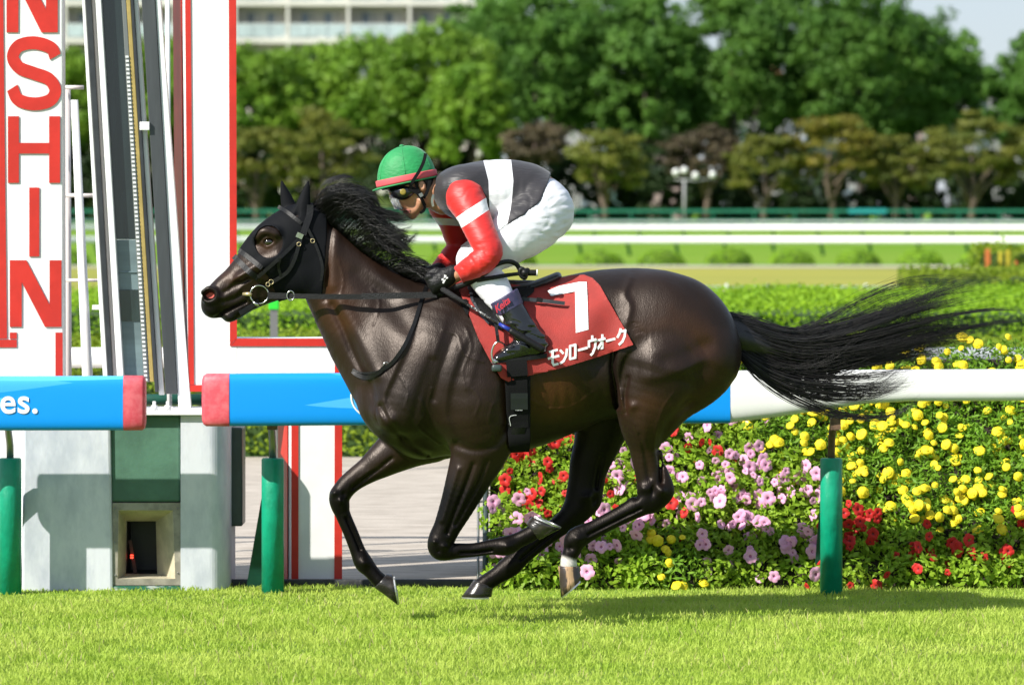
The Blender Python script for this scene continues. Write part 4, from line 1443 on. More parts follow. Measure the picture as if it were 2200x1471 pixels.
# loin, point of hip, flank hollow and crease, stifle
ridge([(1352, 596), (1340, 628), (1352, 655), (1346, 690)], 8, 3)
edge([(1350, 598), (1339, 630), (1349, 658), (1340, 700), (1352, 730)], 6, 3, 50)
lump(1308, 690, 28, 44, 12, -13)
lump(1285, 765, 30, 40, 20, -12)
groove([(1316, 748), (1313, 785), (1318, 825), (1324, 868)], 6, 13)
edge([(1356, 738), (1334, 764), (1325, 800), (1329, 845), (1336, 885)], 5, 6, 34)
groove([(1346, 806), (1340, 845), (1343, 880)], 4, 4)
lump(1354, 868, 9, 12, 60, 5)
for k in range(5):
    groove([(1348 + 3 * k, 694 + 5 * k), (1358 + 3 * k, 690 + 5 * k), (1368 + 3 * k, 692 + 5 * k)], 1.6, 1.5)
# croup and thigh: long band from the buttock to the stifle
edge([(1512, 758), (1490, 772), (1450, 790), (1400, 803), (1365, 800)], 14, 9, 60)
groove([(1515, 738), (1475, 755), (1425, 770)], 18, 6)
lump(1410, 730, 60, 50, 0, 6)
groove([(1480, 858), (1445, 885), (1425, 918), (1415, 955)], 10, 6)
lump(1378, 930, 16, 48, 0, 5)
groove([(1452, 600), (1500, 650), (1540, 700)], 20, 3)
# face
groove([(462, 681), (485, 669), (510, 657), (530, 648)], 2.6, 7)
groove([(482, 628), (505, 614), (535, 598)], 6, 5)
ridge([(500, 600), (535, 580), (560, 566)], 8, 3)
groove([(480, 648), (502, 641), (522, 630)], 5, 4)
ridge([(470, 608), (500, 585)], 8, 2)
lump(500, 686, 12, 8, 20, 4)
# veins standing under the skin
REL *= 1.75 + 1.1 * sstep(960, 1040, GY)
for p in ([(955, 705), (985, 718), (1000, 755), (1040, 772)], [(1002, 700), (1014, 740), (996, 790), (1002, 830)], [(878, 870), (905, 915), (945, 950)], [(800, 620), (817, 650), (806, 695)], [(790, 655), (812, 668)],
          [(1034, 1000), (1018, 1050), (993, 1092), (976, 1132)], [(1130, 848), (1180, 872), (1230, 866), (1272, 838)], [(1180, 872), (1200, 900)], [(545, 602), (522, 615), (505, 636)], [(532, 585), (506, 600), (488, 620)],
          [(1442, 838), (1420, 870), (1406, 915), (1402, 960)], [(930, 828), (922, 868), (942, 902)], [(1016, 828), (1032, 852), (1022, 885)], [(862, 800), (880, 835), (872, 870)], [(905, 850), (915, 880), (900, 905)], [(1060, 860), (1050, 900), (1065, 930)],
          [(820, 1000), (795, 1012), (772, 1028)], [(1360, 905), (1372, 945), (1380, 990)], [(730, 560), (740, 600), (732, 640)]):
    ridge(p, 2.6, 2.6)
yw = np.clip(np.abs(HF.Y) / 0.03, 0, 1).astype(np.float32)
HF.F = HF.F - (REL.astype(np.float32)[:, None, :] * yw[None, :, None])
# nostril hollow
HF.ell(450, 634, -0.080, 15.5, 11, 0.040, -20, 0.008, 'sub', True)


def coat_mat():
    m = bpy.data.materials.new('horse_coat'); m.use_nodes = True
    nt = m.node_tree; b = nt.nodes['Principled BSDF']
    N = nt.nodes.new
    tc = N('ShaderNodeTexCoord')
    at = N('ShaderNodeAttribute'); at.attribute_name = 'tone'
    pk = N('ShaderNodeAttribute'); pk.attribute_name = 'pink'
    wh = N('ShaderNodeAttribute'); wh.attribute_name = 'sock'
    nz = N('ShaderNodeTexNoise'); nz.inputs['Scale'].default_value = 3.2; nz.inputs['Detail'].default_value = 3
    nt.links.new(tc.outputs['Object'], nz.inputs[0])
    ad = N('ShaderNodeMath'); ad.operation = 'MULTIPLY_ADD'; ad.inputs[1].default_value = 0.9; ad.inputs[2].default_value = -0.45
    nt.links.new(nz.outputs[0], ad.inputs[0])
    a2 = N('ShaderNodeMath'); a2.operation = 'ADD'
    nt.links.new(ad.outputs[0], a2.inputs[0]); nt.links.new(at.outputs['Fac'], a2.inputs[1])
    rp = N('ShaderNodeValToRGB')
    e = rp.color_ramp.elements
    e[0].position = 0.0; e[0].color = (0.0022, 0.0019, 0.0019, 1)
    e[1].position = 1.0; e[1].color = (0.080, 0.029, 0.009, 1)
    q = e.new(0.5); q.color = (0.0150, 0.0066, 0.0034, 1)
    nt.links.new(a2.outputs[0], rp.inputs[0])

    def mix(fac, col, src):
        mx = N('ShaderNodeMix'); mx.data_type = 'RGBA'
        nt.links.new(fac, mx.inputs[0]); nt.links.new(src, mx.inputs[6]); mx.inputs[7].default_value = (*col, 1)
        return mx.outputs[2]
    c = mix(pk.outputs['Fac'], (0.42, 0.09, 0.075), rp.outputs[0])
    c = mix(wh.outputs['Fac'], (0.62, 0.58, 0.54), c)
    nt.links.new(c, b.inputs['Base Color'])
    b.inputs['Roughness'].default_value = 0.36
    b.inputs['Specular IOR Level'].default_value = 0.42
    b.inputs['Specular Tint'].default_value = (1.0, 0.88, 0.80, 1)
    b.inputs['Sheen Weight'].default_value = 0.02
    b.inputs['Sheen Roughness'].default_value = 0.4
    b.inputs['Sheen Tint'].default_value = (0.9, 0.8, 0.75, 1)
    # roughness: sweaty and dry patches
    n3 = N('ShaderNodeTexNoise'); n3.inputs['Scale'].default_value = 7; n3.inputs['Detail'].default_value = 4
    nt.links.new(tc.outputs['Object'], n3.inputs[0])
    mr = N('ShaderNodeMapRange'); mr.inputs[3].default_value = 0.34; mr.inputs[4].default_value = 0.52
    nt.links.new(n3.outputs[0], mr.inputs[0]); nt.links.new(mr.outputs[0], b.inputs['Roughness'])
    sp = N('ShaderNodeMapRange'); sp.inputs[1].default_value = -0.1; sp.inputs[2].default_value = 0.35; sp.inputs[3].default_value = 0.17; sp.inputs[4].default_value = 0.36
    nt.links.new(at.outputs['Fac'], sp.inputs[0]); nt.links.new(sp.outputs[0], b.inputs['Specular IOR Level'])
    # fine hair
    mp = N('ShaderNodeMapping'); mp.inputs['Scale'].default_value = (1, 1, 0.28); mp.inputs['Rotation'].default_value = (0, 0.5, 0)
    nt.links.new(tc.outputs['Object'], mp.inputs[0])
    nh = N('ShaderNodeTexNoise'); nh.inputs['Scale'].default_value = 220; nh.inputs['Detail'].default_value = 2
    nt.links.new(mp.outputs[0], nh.inputs[0])
    vo = N('ShaderNodeTexNoise'); vo.noise_type = 'RIDGED_MULTIFRACTAL'
    vo.inputs['Scale'].default_value = 5.0; vo.inputs['Detail'].default_value = 1.5; vo.inputs['Distortion'].default_value = 0.9
    nt.links.new(mp.outputs[0], vo.inputs[0])
    pw = N('ShaderNodeMath'); pw.operation = 'POWER'; pw.inputs[1].default_value = 5.0
    nt.links.new(vo.outputs[0], pw.inputs[0])
    n5 = N('ShaderNodeTexNoise'); n5.inputs['Scale'].default_value = 16; n5.inputs['Detail'].default_value = 2
    nt.links.new(mp.outputs[0], n5.inputs[0])
    b1 = N('ShaderNodeBump'); b1.inputs['Strength'].default_value = 0.38; b1.inputs['Distance'].default_value = 0.003
    nt.links.new(nh.outputs[0], b1.inputs['Height'])
    b2 = N('ShaderNodeBump'); b2.inputs['Strength'].default_value = 0.16; b2.inputs['Distance'].default_value = 0.02
    nt.links.new(n5.outputs[0], b2.inputs['Height']); nt.links.new(b1.outputs[0], b2.inputs['Normal'])
    nt.links.new(b2.outputs[0], b.inputs['Normal'])
    return m


M_COAT = coat_mat()


def blob(px, py, cx, cy, a, b):
    return np.exp(-(((px - cx) / a) ** 2 + ((py - cy) / b) ** 2))


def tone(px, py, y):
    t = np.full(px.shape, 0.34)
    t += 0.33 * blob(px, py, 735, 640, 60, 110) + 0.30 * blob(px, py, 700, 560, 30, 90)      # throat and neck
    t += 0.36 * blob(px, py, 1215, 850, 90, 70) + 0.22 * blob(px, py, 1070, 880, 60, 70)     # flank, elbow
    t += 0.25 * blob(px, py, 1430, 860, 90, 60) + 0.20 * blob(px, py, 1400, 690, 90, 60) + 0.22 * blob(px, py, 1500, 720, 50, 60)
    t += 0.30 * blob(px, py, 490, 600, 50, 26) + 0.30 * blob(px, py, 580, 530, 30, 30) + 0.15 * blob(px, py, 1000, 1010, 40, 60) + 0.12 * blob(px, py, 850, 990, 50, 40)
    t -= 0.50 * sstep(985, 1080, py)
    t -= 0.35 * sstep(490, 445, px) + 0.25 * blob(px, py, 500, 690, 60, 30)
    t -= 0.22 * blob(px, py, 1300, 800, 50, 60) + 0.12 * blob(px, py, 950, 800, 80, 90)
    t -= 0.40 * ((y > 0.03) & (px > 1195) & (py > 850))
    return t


def pink(px, py, y):
    return 1.0 * (((px - 454) / 8.5) ** 2 + ((py - 634) / 6) ** 2 < 1) * (np.abs(y) < 0.0585)


def sock(px, py, y):
    return sstep(1188, 1198, py + 0.30 * (px - 1205) * -1 + 6) * (y < 0) * (px > 1180) * (px < 1262) * (py < 1240) * (0.85 + 0.15 * np.sin(px * 0.9) * np.sin(py * 0.7 + px * .3))


HORSE = empty('racehorse', (0, DH, 0), 'glossy dark brown racehorse galloping past the finish with all hooves off the turf', 'horse')
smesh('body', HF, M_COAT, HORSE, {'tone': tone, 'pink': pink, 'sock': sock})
SK = Skin(HF)
# eyes
M_EYE = mat('horse_eye', (0.012, 0.006, 0.004), 0.05, spec=0.8, coat=1.0)
for sg in (1, -1):
    v, f = sphere_vf((wx(580), DH - sg * 0.084, wz(519.5)), 0.0205, 20, 14, 1.12, 0.95, 0.92)
    mesh('eye', v, f, M_EYE, HORSE)

# hooves and shoes
M_HOOF = mat('hoof_horn', (0.016, 0.014, 0.013), 0.25, alt=(0.05, 0.042, 0.036), scale=12, stretch=(1, 1, 4), bump=0.15, bscale=60, lo=0.45, hi=0.7)
M_HOOFPALE = mat('pale_hoof_horn', (0.38, 0.24, 0.13), 0.4, alt=(0.035, 0.024, 0.02), scale=9, stretch=(3, 1, 0.5), lo=0.44, hi=0.50)
M_SHOE = mat('aluminium_shoe', (0.55, 0.55, 0.54), 0.35, metal=0.9)


def hoof(cf, cb, toe, heel, y, m):
    """cf, cb: coronet front and back; toe, heel: ends of the sole, in pixels"""
    v, f = [], []
    n = 22
    rings = []
    for t in (0.0, 0.06, 0.35, 0.7, 1.0):
        a = np.array(cf) * (1 - t) + np.array(toe) * t; b = np.array(cb) * (1 - t) + np.array(heel) * t
        c = (a + b) / 2; h = (a - b) / 2
        w = (0.040 + 0.016 * t) * (1.06 if t == 0.06 else 1.0)
        rings.append((c, h * (1.05 if t == 0.06 else 1.0), w))
    for c, h, w in rings:
        for k in range(n):
            q = 2 * math.pi * k / n
            u = math.cos(q)
            lat = math.sin(q) * (1.0 - 0.18 * max(0, -u))
            p = c + h * u
            v.append((wx(p[0]), DH + y + w * lat, wz(p[1])))
    for i in range(len(rings) - 1):
        for k in range(n):
            a, b = i * n + k, i * n + (k + 1) % n
            f.append((a, a + n, b + n, b))
    f.append(tuple(range(n))); f.append(tuple(range(len(rings) * n - 1, (len(rings) - 1) * n - 1, -1)))
    o = mesh('hoof', v, f, m, HORSE)
    # shoe: open ring under the wall
    c, h, w = rings[-1]
    d = np.array([-(h[1]), h[0]]); d /= np.linalg.norm(d)
    mid = (np.array(cf) + np.array(cb)) / 2
    if np.dot(d, c - mid) < 0: d = -d
    v, f = [], []
    ks = [i for i in range(25)]
    for k in ks:
        q = -2.55 + 5.1 * k / 24
        for (sc_, dd) in ((1.0, 0.5), (0.72, 0.5), (0.72, 3.6), (1.0, 3.6)):
            p = c + h * math.cos(q) * sc_ + d * dd
            v.append((wx(p[0]), DH + y + w * math.sin(q) * sc_, wz(p[1])))
    for i in range(24):
        for k in range(4):
            f.append((4 * i + k, 4 * i + (k + 1) % 4, 4 * i + 4 + (k + 1) % 4, 4 * i + 4 + k))
    f.append((0, 1, 2, 3)); f.append((99, 98, 97, 96))
    mesh('horseshoe', v, f, M_SHOE, o, smooth=False)


hoof((803, 1265), (829, 1236), (853, 1303), (842, 1238), 0.10, M_HOOF)
hoof((1158, 1153), (1131, 1119), (1204, 1130), (1142, 1104), -0.15, M_HOOF)
hoof((1199, 1209), (1243, 1210), (1204, 1275), (1248, 1237), -0.15, M_HOOFPALE)
hoof((1019, 1250), (1060, 1264), (991, 1286), (1056, 1287), 0.14, M_HOOF)

# ------------------------------------------------------------------ mane and tail
def hair_mat(name, a, b):
    m = mat(name, a, 0.38, alt=b, scale=30, spec=0.5, lo=0.4, hi=0.7)
    return m


M_HAIR = hair_mat('black_hair', (0.006, 0.0055, 0.006), (0.016, 0.014, 0.013))


def strands(name, guides, n, parent, spread, yspread, rad, seed, wave=4.0, taper=0.15, roots=None, weights=None, clump=0.6, rootj=0.5, lmin=0.72, jit=0.16, per=18, cyc=(4.5, 9)):
    """hair between guide curves (pixel points with y): three sided tapered tubes"""
    r = np.random.default_rng(seed)
    G = []
    for g in guides:
        c = catmull(np.array(g, float), 5)
        t = np.linspace(0, 1, 18); u = np.linspace(0, 1, len(c))
        G.append(np.stack([np.interp(t, u, c[:, k]) for k in range(3)], 1))
    G = np.array(G)
    ng, m = len(G), G.shape[1]
    V, Fs = [], []
    t = np.linspace(0, 1, m)[:, None]
    w = np.array(weights if weights else [1] * (ng - 1), float); w /= w.sum()
    ncl = max(8, n // per)
    ci = r.choice(ng - 1, ncl, p=w); cf = r.random(ncl); cw = r.normal(size=(ncl, 2)); cp = r.uniform(0, 6.28, ncl); cl = r.uniform(lmin, 1.0, ncl); ca = r.uniform(0.3, 1.7, ncl); cq = r.uniform(*cyc, ncl)
    cy = r.uniform(-1, 1, ncl)
    ang = np.array([0, 2.1, 4.2])
    stray = r.random(n) < 0.10
    for s in range(n):
        q = r.integers(ncl)
        u = ci[q] + cf[q] + r.normal(0, jit) * (1 - 0.93 * t[:, 0]) + (t[:, 0] < 2) * r.normal(0, rootj) * (1 - t[:, 0]) ** 2
        u = np.clip(u, 0, ng - 1.001)
        iu = u.astype(int); fu = (u - iu)[:, None]
        ar = np.arange(m)
        c = G[iu, ar] * (1 - fu) + G[iu + 1, ar] * fu
        L = cl[q] * r.uniform(0.86, 1.0)
        ti = t[:, 0] * L
        c = np.stack([np.interp(ti, t[:, 0], c[:, k]) for k in range(3)], 1)
        loose = t ** 1.3
        c[:, :2] += cw[q] * clump * spread * loose + r.normal(size=2) * (1 - clump) * spread * (1 - 0.85 * t) * np.minimum(1, 6 * t) + (stray[s] * r.normal(size=2) * spread * 0.5) * loose
        wv = np.sin(t[:, 0] * (cq[q] + r.normal(0, .5)) + cp[q] + r.normal(0, .4)) * wave * ca[q] * loose[:, 0]
        c[:, 1] += wv; c[:, 0] += 0.4 * wv
        c[:, 2] += (0.7 * cy[q] + 0.5 * r.normal()) * yspread * (0.35 + 0.65 * loose[:, 0])
        p = np.stack([wx(c[:, 0]), DH + c[:, 2], wz(c[:, 1])], 1)
        rr = rad * r.uniform(0.7, 1.3) * (1 - (1 - taper) * t[:, 0] ** 1.5)
        for k in range(3):
            V.append(p + rr[:, None] * np.array([math.cos(ang[k]) * 0.5, math.sin(ang[k]) * 0.7, math.cos(ang[k])]))
    V = np.array(V).reshape(n, 3, m, 3)
    base = (np.arange(n) * 3 * m)[:, None, None]
    j = np.arange(m - 1)[None, :, None]
    F3 = []
    for k in range(3):
        a = base + k * m + j; b = base + ((k + 1) % 3) * m + j
        F3.append(np.concatenate([a, b, b + 1, a + 1], 2).reshape(-1, 4))
    return mesh(name, V.reshape(-1, 3), np.concatenate(F3), M_HAIR, parent)


MANE = [[(672, 445, -.02), (690, 414, -.03), (724, 402, -.04), (762, 410, -.04), (782, 430, -.04)],
        [(688, 458, -.02), (718, 418, -.05), (766, 405, -.06), (800, 432, -.06), (806, 470, -.05)],
        [(708, 480, -.03), (746, 436, -.06), (790, 430, -.07), (820, 478, -.07), (838, 520, -.06)],
        [(735, 503, -.03), (775, 455, -.07), (822, 470, -.08), (858, 505, -.07), (900, 503, -.06)],
        [(765, 530, -.04), (805, 490, -.08), (842, 510, -.09), (878, 505, -.08), (922, 488, -.07)],
        [(795, 553, -.04), (830, 525, -.08), (862, 532, -.09), (890, 520, -.08), (914, 505, -.07)],
        [(830, 572, -.05), (858, 545, -.08), (880, 545, -.09), (900, 535, -.08), (908, 520, -.07)],
        [(860, 588, -.05), (888, 568, -.09), (912, 572, -.10), (935, 585, -.10), (950, 600, -.09)],
        [(890, 604, -.05), (915, 588, -.09), (938, 592, -.10), (955, 605, -.10), (965, 620, -.09)]]
strands('mane', MANE, 3200, HORSE, 19.0, 0.055, 0.0017, 11, wave=11.0, clump=0.9, per=75, cyc=(3.5, 7.5), jit=0.13, weights=[1.1, 1.3, 1.4, 1.3, 1.2, 1, .8, 1], rootj=0.6, lmin=0.5)
TAIL = [[(1556, 670, 0), (1610, 684, 0), (1675, 722, 0), (1755, 716, 0), (1870, 666, .02), (1980, 640, .03), (2080, 640, .04)],
        [(1564, 685, 0), (1630, 708, 0), (1715, 736, 0), (1825, 718, 0), (1955, 676, .02), (2065, 658, .03), (2165, 672, .04)],
        [(1570, 705, 0), (1640, 733, 0), (1735, 756, 0), (1855, 738, 0), (1985, 702, .02), (2085, 682, .03), (2150, 662, .04)],
        [(1576, 722, 0), (1640, 755, 0), (1735, 778, 0), (1850, 765, 0), (1950, 738, .01), (2050, 718, .02), (2150, 722, .03)],
        [(1579, 740, 0), (1640, 778, 0), (1725, 802, 0), (1820, 802, 0), (1900, 780, .01), (1970, 752, .01), (2040, 725, .02)],
        [(1581, 752, 0), (1630, 800, -.02), (1690, 838, -.03), (1770, 864, -.03), (1860, 866, -.03), (1920, 840, -.03), (1960, 795, -.03)],
        [(1580, 765, 0), (1605, 812, -.02), (1640, 852, -.03), (1690, 876, -.03), (1760, 872, -.03), (1830, 880, -.03), (1910, 858, -.03)],
        [(1576, 778, 0), (1586, 815, -.02), (1602, 850, -.03), (1630, 870, -.03), (1680, 880, -.03), (1730, 866, -.03), (1790, 870, -.03)]]
strands('tail', TAIL, 2500, HORSE, 38.0, 0.07, 0.0016, 12, wave=15.0, clump=0.9, per=66, cyc=(4, 8), jit=0.13, weights=[1.4, 2.2, 2.2, 1.5, 0.5, 0.2, 0.16], rootj=0.3, lmin=0.78, taper=0.08)
# dock under the hair
DK_ = Field(1530, 1720, 640, 830, -0.09, 0.09, 0.008)
DK_.chain([(1545, 705, 0, 34, .8), (1585, 722, 0, 36, .9), (1630, 740, 0, 30, .9), (1680, 758, 0, 14, .9), (1700, 764, 0, 6, .9)], 0.02)
smesh('dock', DK_, M_HAIR, HORSE)

# ------------------------------------------------------------------ hood over the head
M_HOOD = mat('black_hood', (0.004, 0.0045, 0.006), 0.7, bump=0.15, bscale=420, spec=0.12)
HD = Field(505, 720, 385, 665, -0.17, 0.17, 0.0042)
HD.chain([(690, 545, 0, 68, .66), (722, 585, 0, 82, .62)], 0.05)
head_cmds(HD)
HD.ell(580, 519, -0.10, 30, 28, 0.05, 0, 0.02, 'sub', True) if False else None
PXg = (HD.X * SC + 1100)[:, None]; PYg = (HOR + (EYE - HD.Z) * SC)[None, :]
PXg, PYg = np.broadcast_arrays(PXg, PYg)
hp = poly_sd(PXg, PYg, [(508, 532), (540, 553), (566, 574), (580, 596), (592, 625), (604, 668), (690, 668), (696, 610), (700, 560), (704, 505), (703, 455), (700, 380), (560, 380), (500, 500)]) / SC
eye_h = (np.sqrt(((PXg - 580) / 30) ** 2 + ((PYg - 519) / 34) ** 2) - 1) * 30 / SC
reg = np.maximum(hp, -eye_h)[:, None, :]
ins_ = HD.F - 0.0055
HD.F = np.maximum(ins_, reg.astype(np.float32))
# ears in their covers
for (pts, y) in (([(646, 478, 20), (651, 450, 15.5), (656, 425, 10.5), (661, 402, 5.5), (663.5, 390, 2)], -0.052), ([(624, 462, 18), (617, 436, 13), (611, 416, 9), (606, 398, 4.5), (604, 389, 2)], 0.05)):
    HD.chain([(a, b, y, r_ * 1.15, .62) for a, b, r_ in pts], 0.012)
HD.chain([(640, 462, -0.075, 5, .7), (641, 440, -0.074, 5, .7), (650, 412, -0.068, 3.5, .7)], 0.006, 'sub')
hood = smesh('race_hood', HD, M_HOOD, None)
tag(hood, 'black mesh hood with covered ears and an eye opening on the horse head', 'hood')
HSK = Skin(HD)


class Both:
    def __call__(s, a, b):
        return np.minimum(HSK(a, b), SK(a, b))


BOTH = Both()
# ------------------------------------------------------------------ number cloth, saddle, girth
M_CLOTH = mat('number_cloth', (0.31, 0.018, 0.012), 0.7, var=0.10, scale=9, bump=0.25, bscale=300, sheen=0.2)
M_TACK = mat('black_leather', (0.004, 0.004, 0.0045), 0.5, spec=0.3, var=0.2, scale=30, bump=0.15, bscale=120)
M_TACK_G = mat('grey_leather', (0.022, 0.026, 0.034), 0.45, var=0.15, scale=20, bump=0.1)
M_WEB = mat('black_webbing', (0.005, 0.005, 0.0055), 0.8, bump=0.25, bscale=260, spec=0.15)
M_CHROME = mat('chrome', (0.62, 0.60, 0.57), 0.22, metal=1.0)
M_BRASS = mat('pale_bit', (0.55, 0.45, 0.25), 0.35, metal=0.6)
M_NUM = mat('number_white', (0.80, 0.80, 0.80), 0.65)

CLOTH_POLY = [(978, 604), (1000, 600), (1060, 604), (1120, 612), (1154, 612), (1189, 600), (1223, 591.5), (1254, 589), (1272, 596), (1287, 611), (1303, 640), (1334, 694), (1357, 736),
              (1280, 763), (1194, 788), (1134, 801.5), (1092, 814), (1077, 806), (1054, 769), (1029, 723), (1006, 666), (990, 628)]


def ripple(a, b):
    # cloth stands a little off the horse along its lower and rear edge, with soft folds
    return -0.004 * np.sin(a * 0.045 + b * 0.02) * sstep(600, 700, b) - 0.010 * sstep(690, 790, b)


v, f = sheet(CLOTH_POLY, SK, 0.014, 6.0, 0.004, 14, ripple)
cloth = empty('number_cloth', (wx(1180), DH, wz(800)), 'red number cloth with a white 7 and a white name on the horse', 'saddle cloth')
o = mesh('cloth', v, f, M_CLOTH, cloth)
cl_v = np.array(v)
# the far side of the cloth, mirrored
mesh('far_cloth', [(x, 2 * DH - y, z) for x, y, z in v], [q[::-1] for q in f], M_CLOTH, cloth)


def cloth_y(px, py):
    d = (cl_v[:, 0] - wx(px)) ** 2 + (cl_v[:, 2] - wz(py)) ** 2
    i = np.argsort(d)[:6]
    w = 1 / (d[i] + 1e-6)
    return float(np.sum(np.minimum(cl_v[i, 1], cl_v[i, 1].min() + 0.004) * w) / np.sum(w)) - DH


class ClothSkin:
    def __call__(s, a, b):
        a, b = np.atleast_1d(np.asarray(a, float)), np.atleast_1d(np.asarray(b, float))
        return np.array([cloth_y(x, y) for x, y in zip(a, b)])


CSK = ClothSkin()


def patch(name, poly, m, parent, off=0.0035, step=7.0, thick=0.0025, skin=CSK):
    v, f = sheet(poly, skin, off, step, thick, 2)
    return mesh(name, v, f, m, parent, smooth=False)


patch('number', [(1176, 623), (1182, 633), (1187, 633.5), (1234, 624), (1235, 711), (1262, 704), (1259, 604), (1244, 604), (1200, 613)], M_NUM, cloth)
# name along the lower edge, stroke by stroke in unit cells (x right, y down)
KANA = [[[(.12, .08), (.86, .08)], [(.0, .46), (1, .46)], [(.40, .08), (.40, .78), (.52, .93), (.92, .93)]],
        [[(.10, .10), (.42, .32)], [(.92, .14), (.82, .55), (.50, .84), (.10, .94)]],
        [[(.10, .08), (.90, .08), (.90, .92), (.10, .92), (.10, .08)]],
        [[(.0, .5), (1, .5)]],
        [[(.50, .0), (.50, .22)], [(.08, .52), (.08, .22), (.92, .22), (.86, .62), (.55, .90), (.35, .97)]],
        [[(.05, .36), (.95, .36)], [(.64, .10), (.64, .90), (.50, .90)], [(.62, .38), (.40, .66), (.08, .86)]],
        [[(.0, .5), (1, .5)]],
        [[(.40, .02), (.30, .26), (.06, .48)], [(.36, .18), (.92, .18), (.84, .56), (.60, .84), (.25, .97)]]]
CELL = [(1176, 1197, 746, 781), (1199.5, 1216, 743, 775), (1220, 1234, 735, 767), (1239, 1257, 730, 760), (1260, 1277, 718, 758), (1279, 1296, 713, 747), (1299, 1316, 709, 743), (1321, 1340, 702, 735)]
M_KANA = M_NUM
for strokes, (x0, x1, y0, y1) in zip(KANA, CELL):
    parts = []
    for s in strokes:
        pts = [(x0 + (x1 - x0) * a + 1.5, y0 + (y1 - y0) * b - 0.27 * (x1 - x0) * (a - 0.5)) for a, b in s]
        # each stroke a chain of small quads lying on the cloth
        for (a, b) in zip(pts[:-1], pts[1:]):
            a, b = np.array(a), np.array(b)
            d = (b - a) / np.linalg.norm(b - a); n = np.array([-d[1], d[0]]) * 2.45
            a, b = a - d * 1.6, b + d * 1.6
            q = [a + n, b + n, b - n, a - n]
            y = float(np.min(CSK([p[0] for p in q], [p[1] for p in q]))) - 0.002 - 0.00008 * len(parts)
            vv = [(wx(p[0]), DH + y, wz(p[1])) for p in q] + [(wx(p[0]), DH + y + 0.012, wz(p[1])) for p in q]
            parts.append((vv, [(0, 1, 2, 3), (0, 4, 5, 1), (1, 5, 6, 2), (2, 6, 7, 3), (3, 7, 4, 0)]))
    v, f = join(parts)
    mesh('character', v, f, M_KANA, cloth, smooth=False)

saddle = empty('racing_saddle', (wx(1120), DH, wz(640)), 'small black racing saddle with stirrups and girth on the red number cloth', 'saddle')
# seat: swept section from pommel to upturned cantle
SF = Field(985, 1225, 570, 700, -0.24, 0.24, 0.006)
SF.chain([(1010, 622, 0, 17, 4.2), (1060, 630, 0, 15, 5.0), (1110, 619, 0, 12, 5.6), (1140, 616, 0, 11, 6.5), (1170, 605, 0, 10, 7.5), (1198, 593, 0, 9, 8.0)], 0.02)
smesh('seat', SF, M_TACK_G, saddle)
patch('flap', [(1012, 612), (1024, 604), (1060, 612), (1110, 616), (1150, 610), (1146, 626), (1128, 640), (1118, 668), (1100, 700), (1075, 705), (1050, 690), (1028, 664), (1014, 638)], M_TACK, saddle, 0.010, 8, 0.008)
patch('flap_edge', [(1006, 612), (1013, 611), (1018, 640), (1034, 668), (1052, 690), (1050, 694), (1030, 672), (1012, 642)], M_TACK_G, saddle, 0.012, 6, 0.006)
patch('pad_corner', [(990, 640), (1004, 640), (1010, 660), (1005, 676), (996, 660)], M_WEB, saddle, 0.006, 6, 0.005)
v, f = strap([(1120, 640), (1160, 643), (1212, 649)], 8, CSK, 0.022, 5, 0.003)
st_ = mesh('loose_strap', v, f, M_TACK_G, saddle, smooth=False)
v, f = strap([(1152, 641), (1164, 643)], 10, CSK, 0.0255, 2, 0.004)
mesh('strap_keeper', v, f, M_TACK, st_, smooth=False)
# girth with its pad and patch
girth_path = [(1112, 800), (1113, 850), (1114, 900), (1116, 945), (1117, 966)]
v, f = strap(girth_path, [54, 52, 50, 46, 40], SK, 0.006, 5, 0.012)
gr = mesh('girth', v, f, M_WEB, saddle, bevel=0.004)
v, f = strap([(1112, 790), (1113, 850), (1115, 912)], 40, SK, 0.020, 5, 0.004)
mesh('girth_strap', v, f, M_WEB, gr, smooth=False)
v, f = strap([(1109, 766), (1110.5, 785), (1112, 802)], 44, CSK, 0.008, 5, 0.004)
mesh('girth_strap', v, f, M_WEB, gr, smooth=False)
M_PATCH = mat('patch_black', (0.006, 0.008, 0.010), 0.5)
v, f = strap([(1115, 838), (1115.5, 873)], 36, SK, 0.026, 3, 0.003)
mesh('patch', v, f, M_PATCH, gr, smooth=False)
M_THREAD = mat('white_thread', (0.6, 0.6, 0.6), 0.6)
yp = float(SK(1115, 870)) - 0.031
text('patch_lettering', 'KEITA', (wx(1107), DH + yp, wz(869.5)), 0.011, M_THREAD, gr, bold=0.0003, spacing=0.9)
text('patch_lettering', 'TOSAKI', (wx(1106), DH + yp, wz(875)), 0.010, M_THREAD, gr, bold=0.0003, spacing=0.9)
for p in ([(1097, 908), (1097, 887), (1137, 885)], [(1111, 920), (1110, 945)]):
    v, f = strap(p, 1.3, SK, 0.026, 4, 0.002)
    mesh('white_stitching', v, f, M_THREAD, gr, smooth=False)
v, f = strap([(1112, 902), (1113, 930), (1114, 962)], [40, 26, 24], SK, 0.0215, 5, 0.004)
mesh('girth_buckle_guard', v, f, M_TACK, gr)
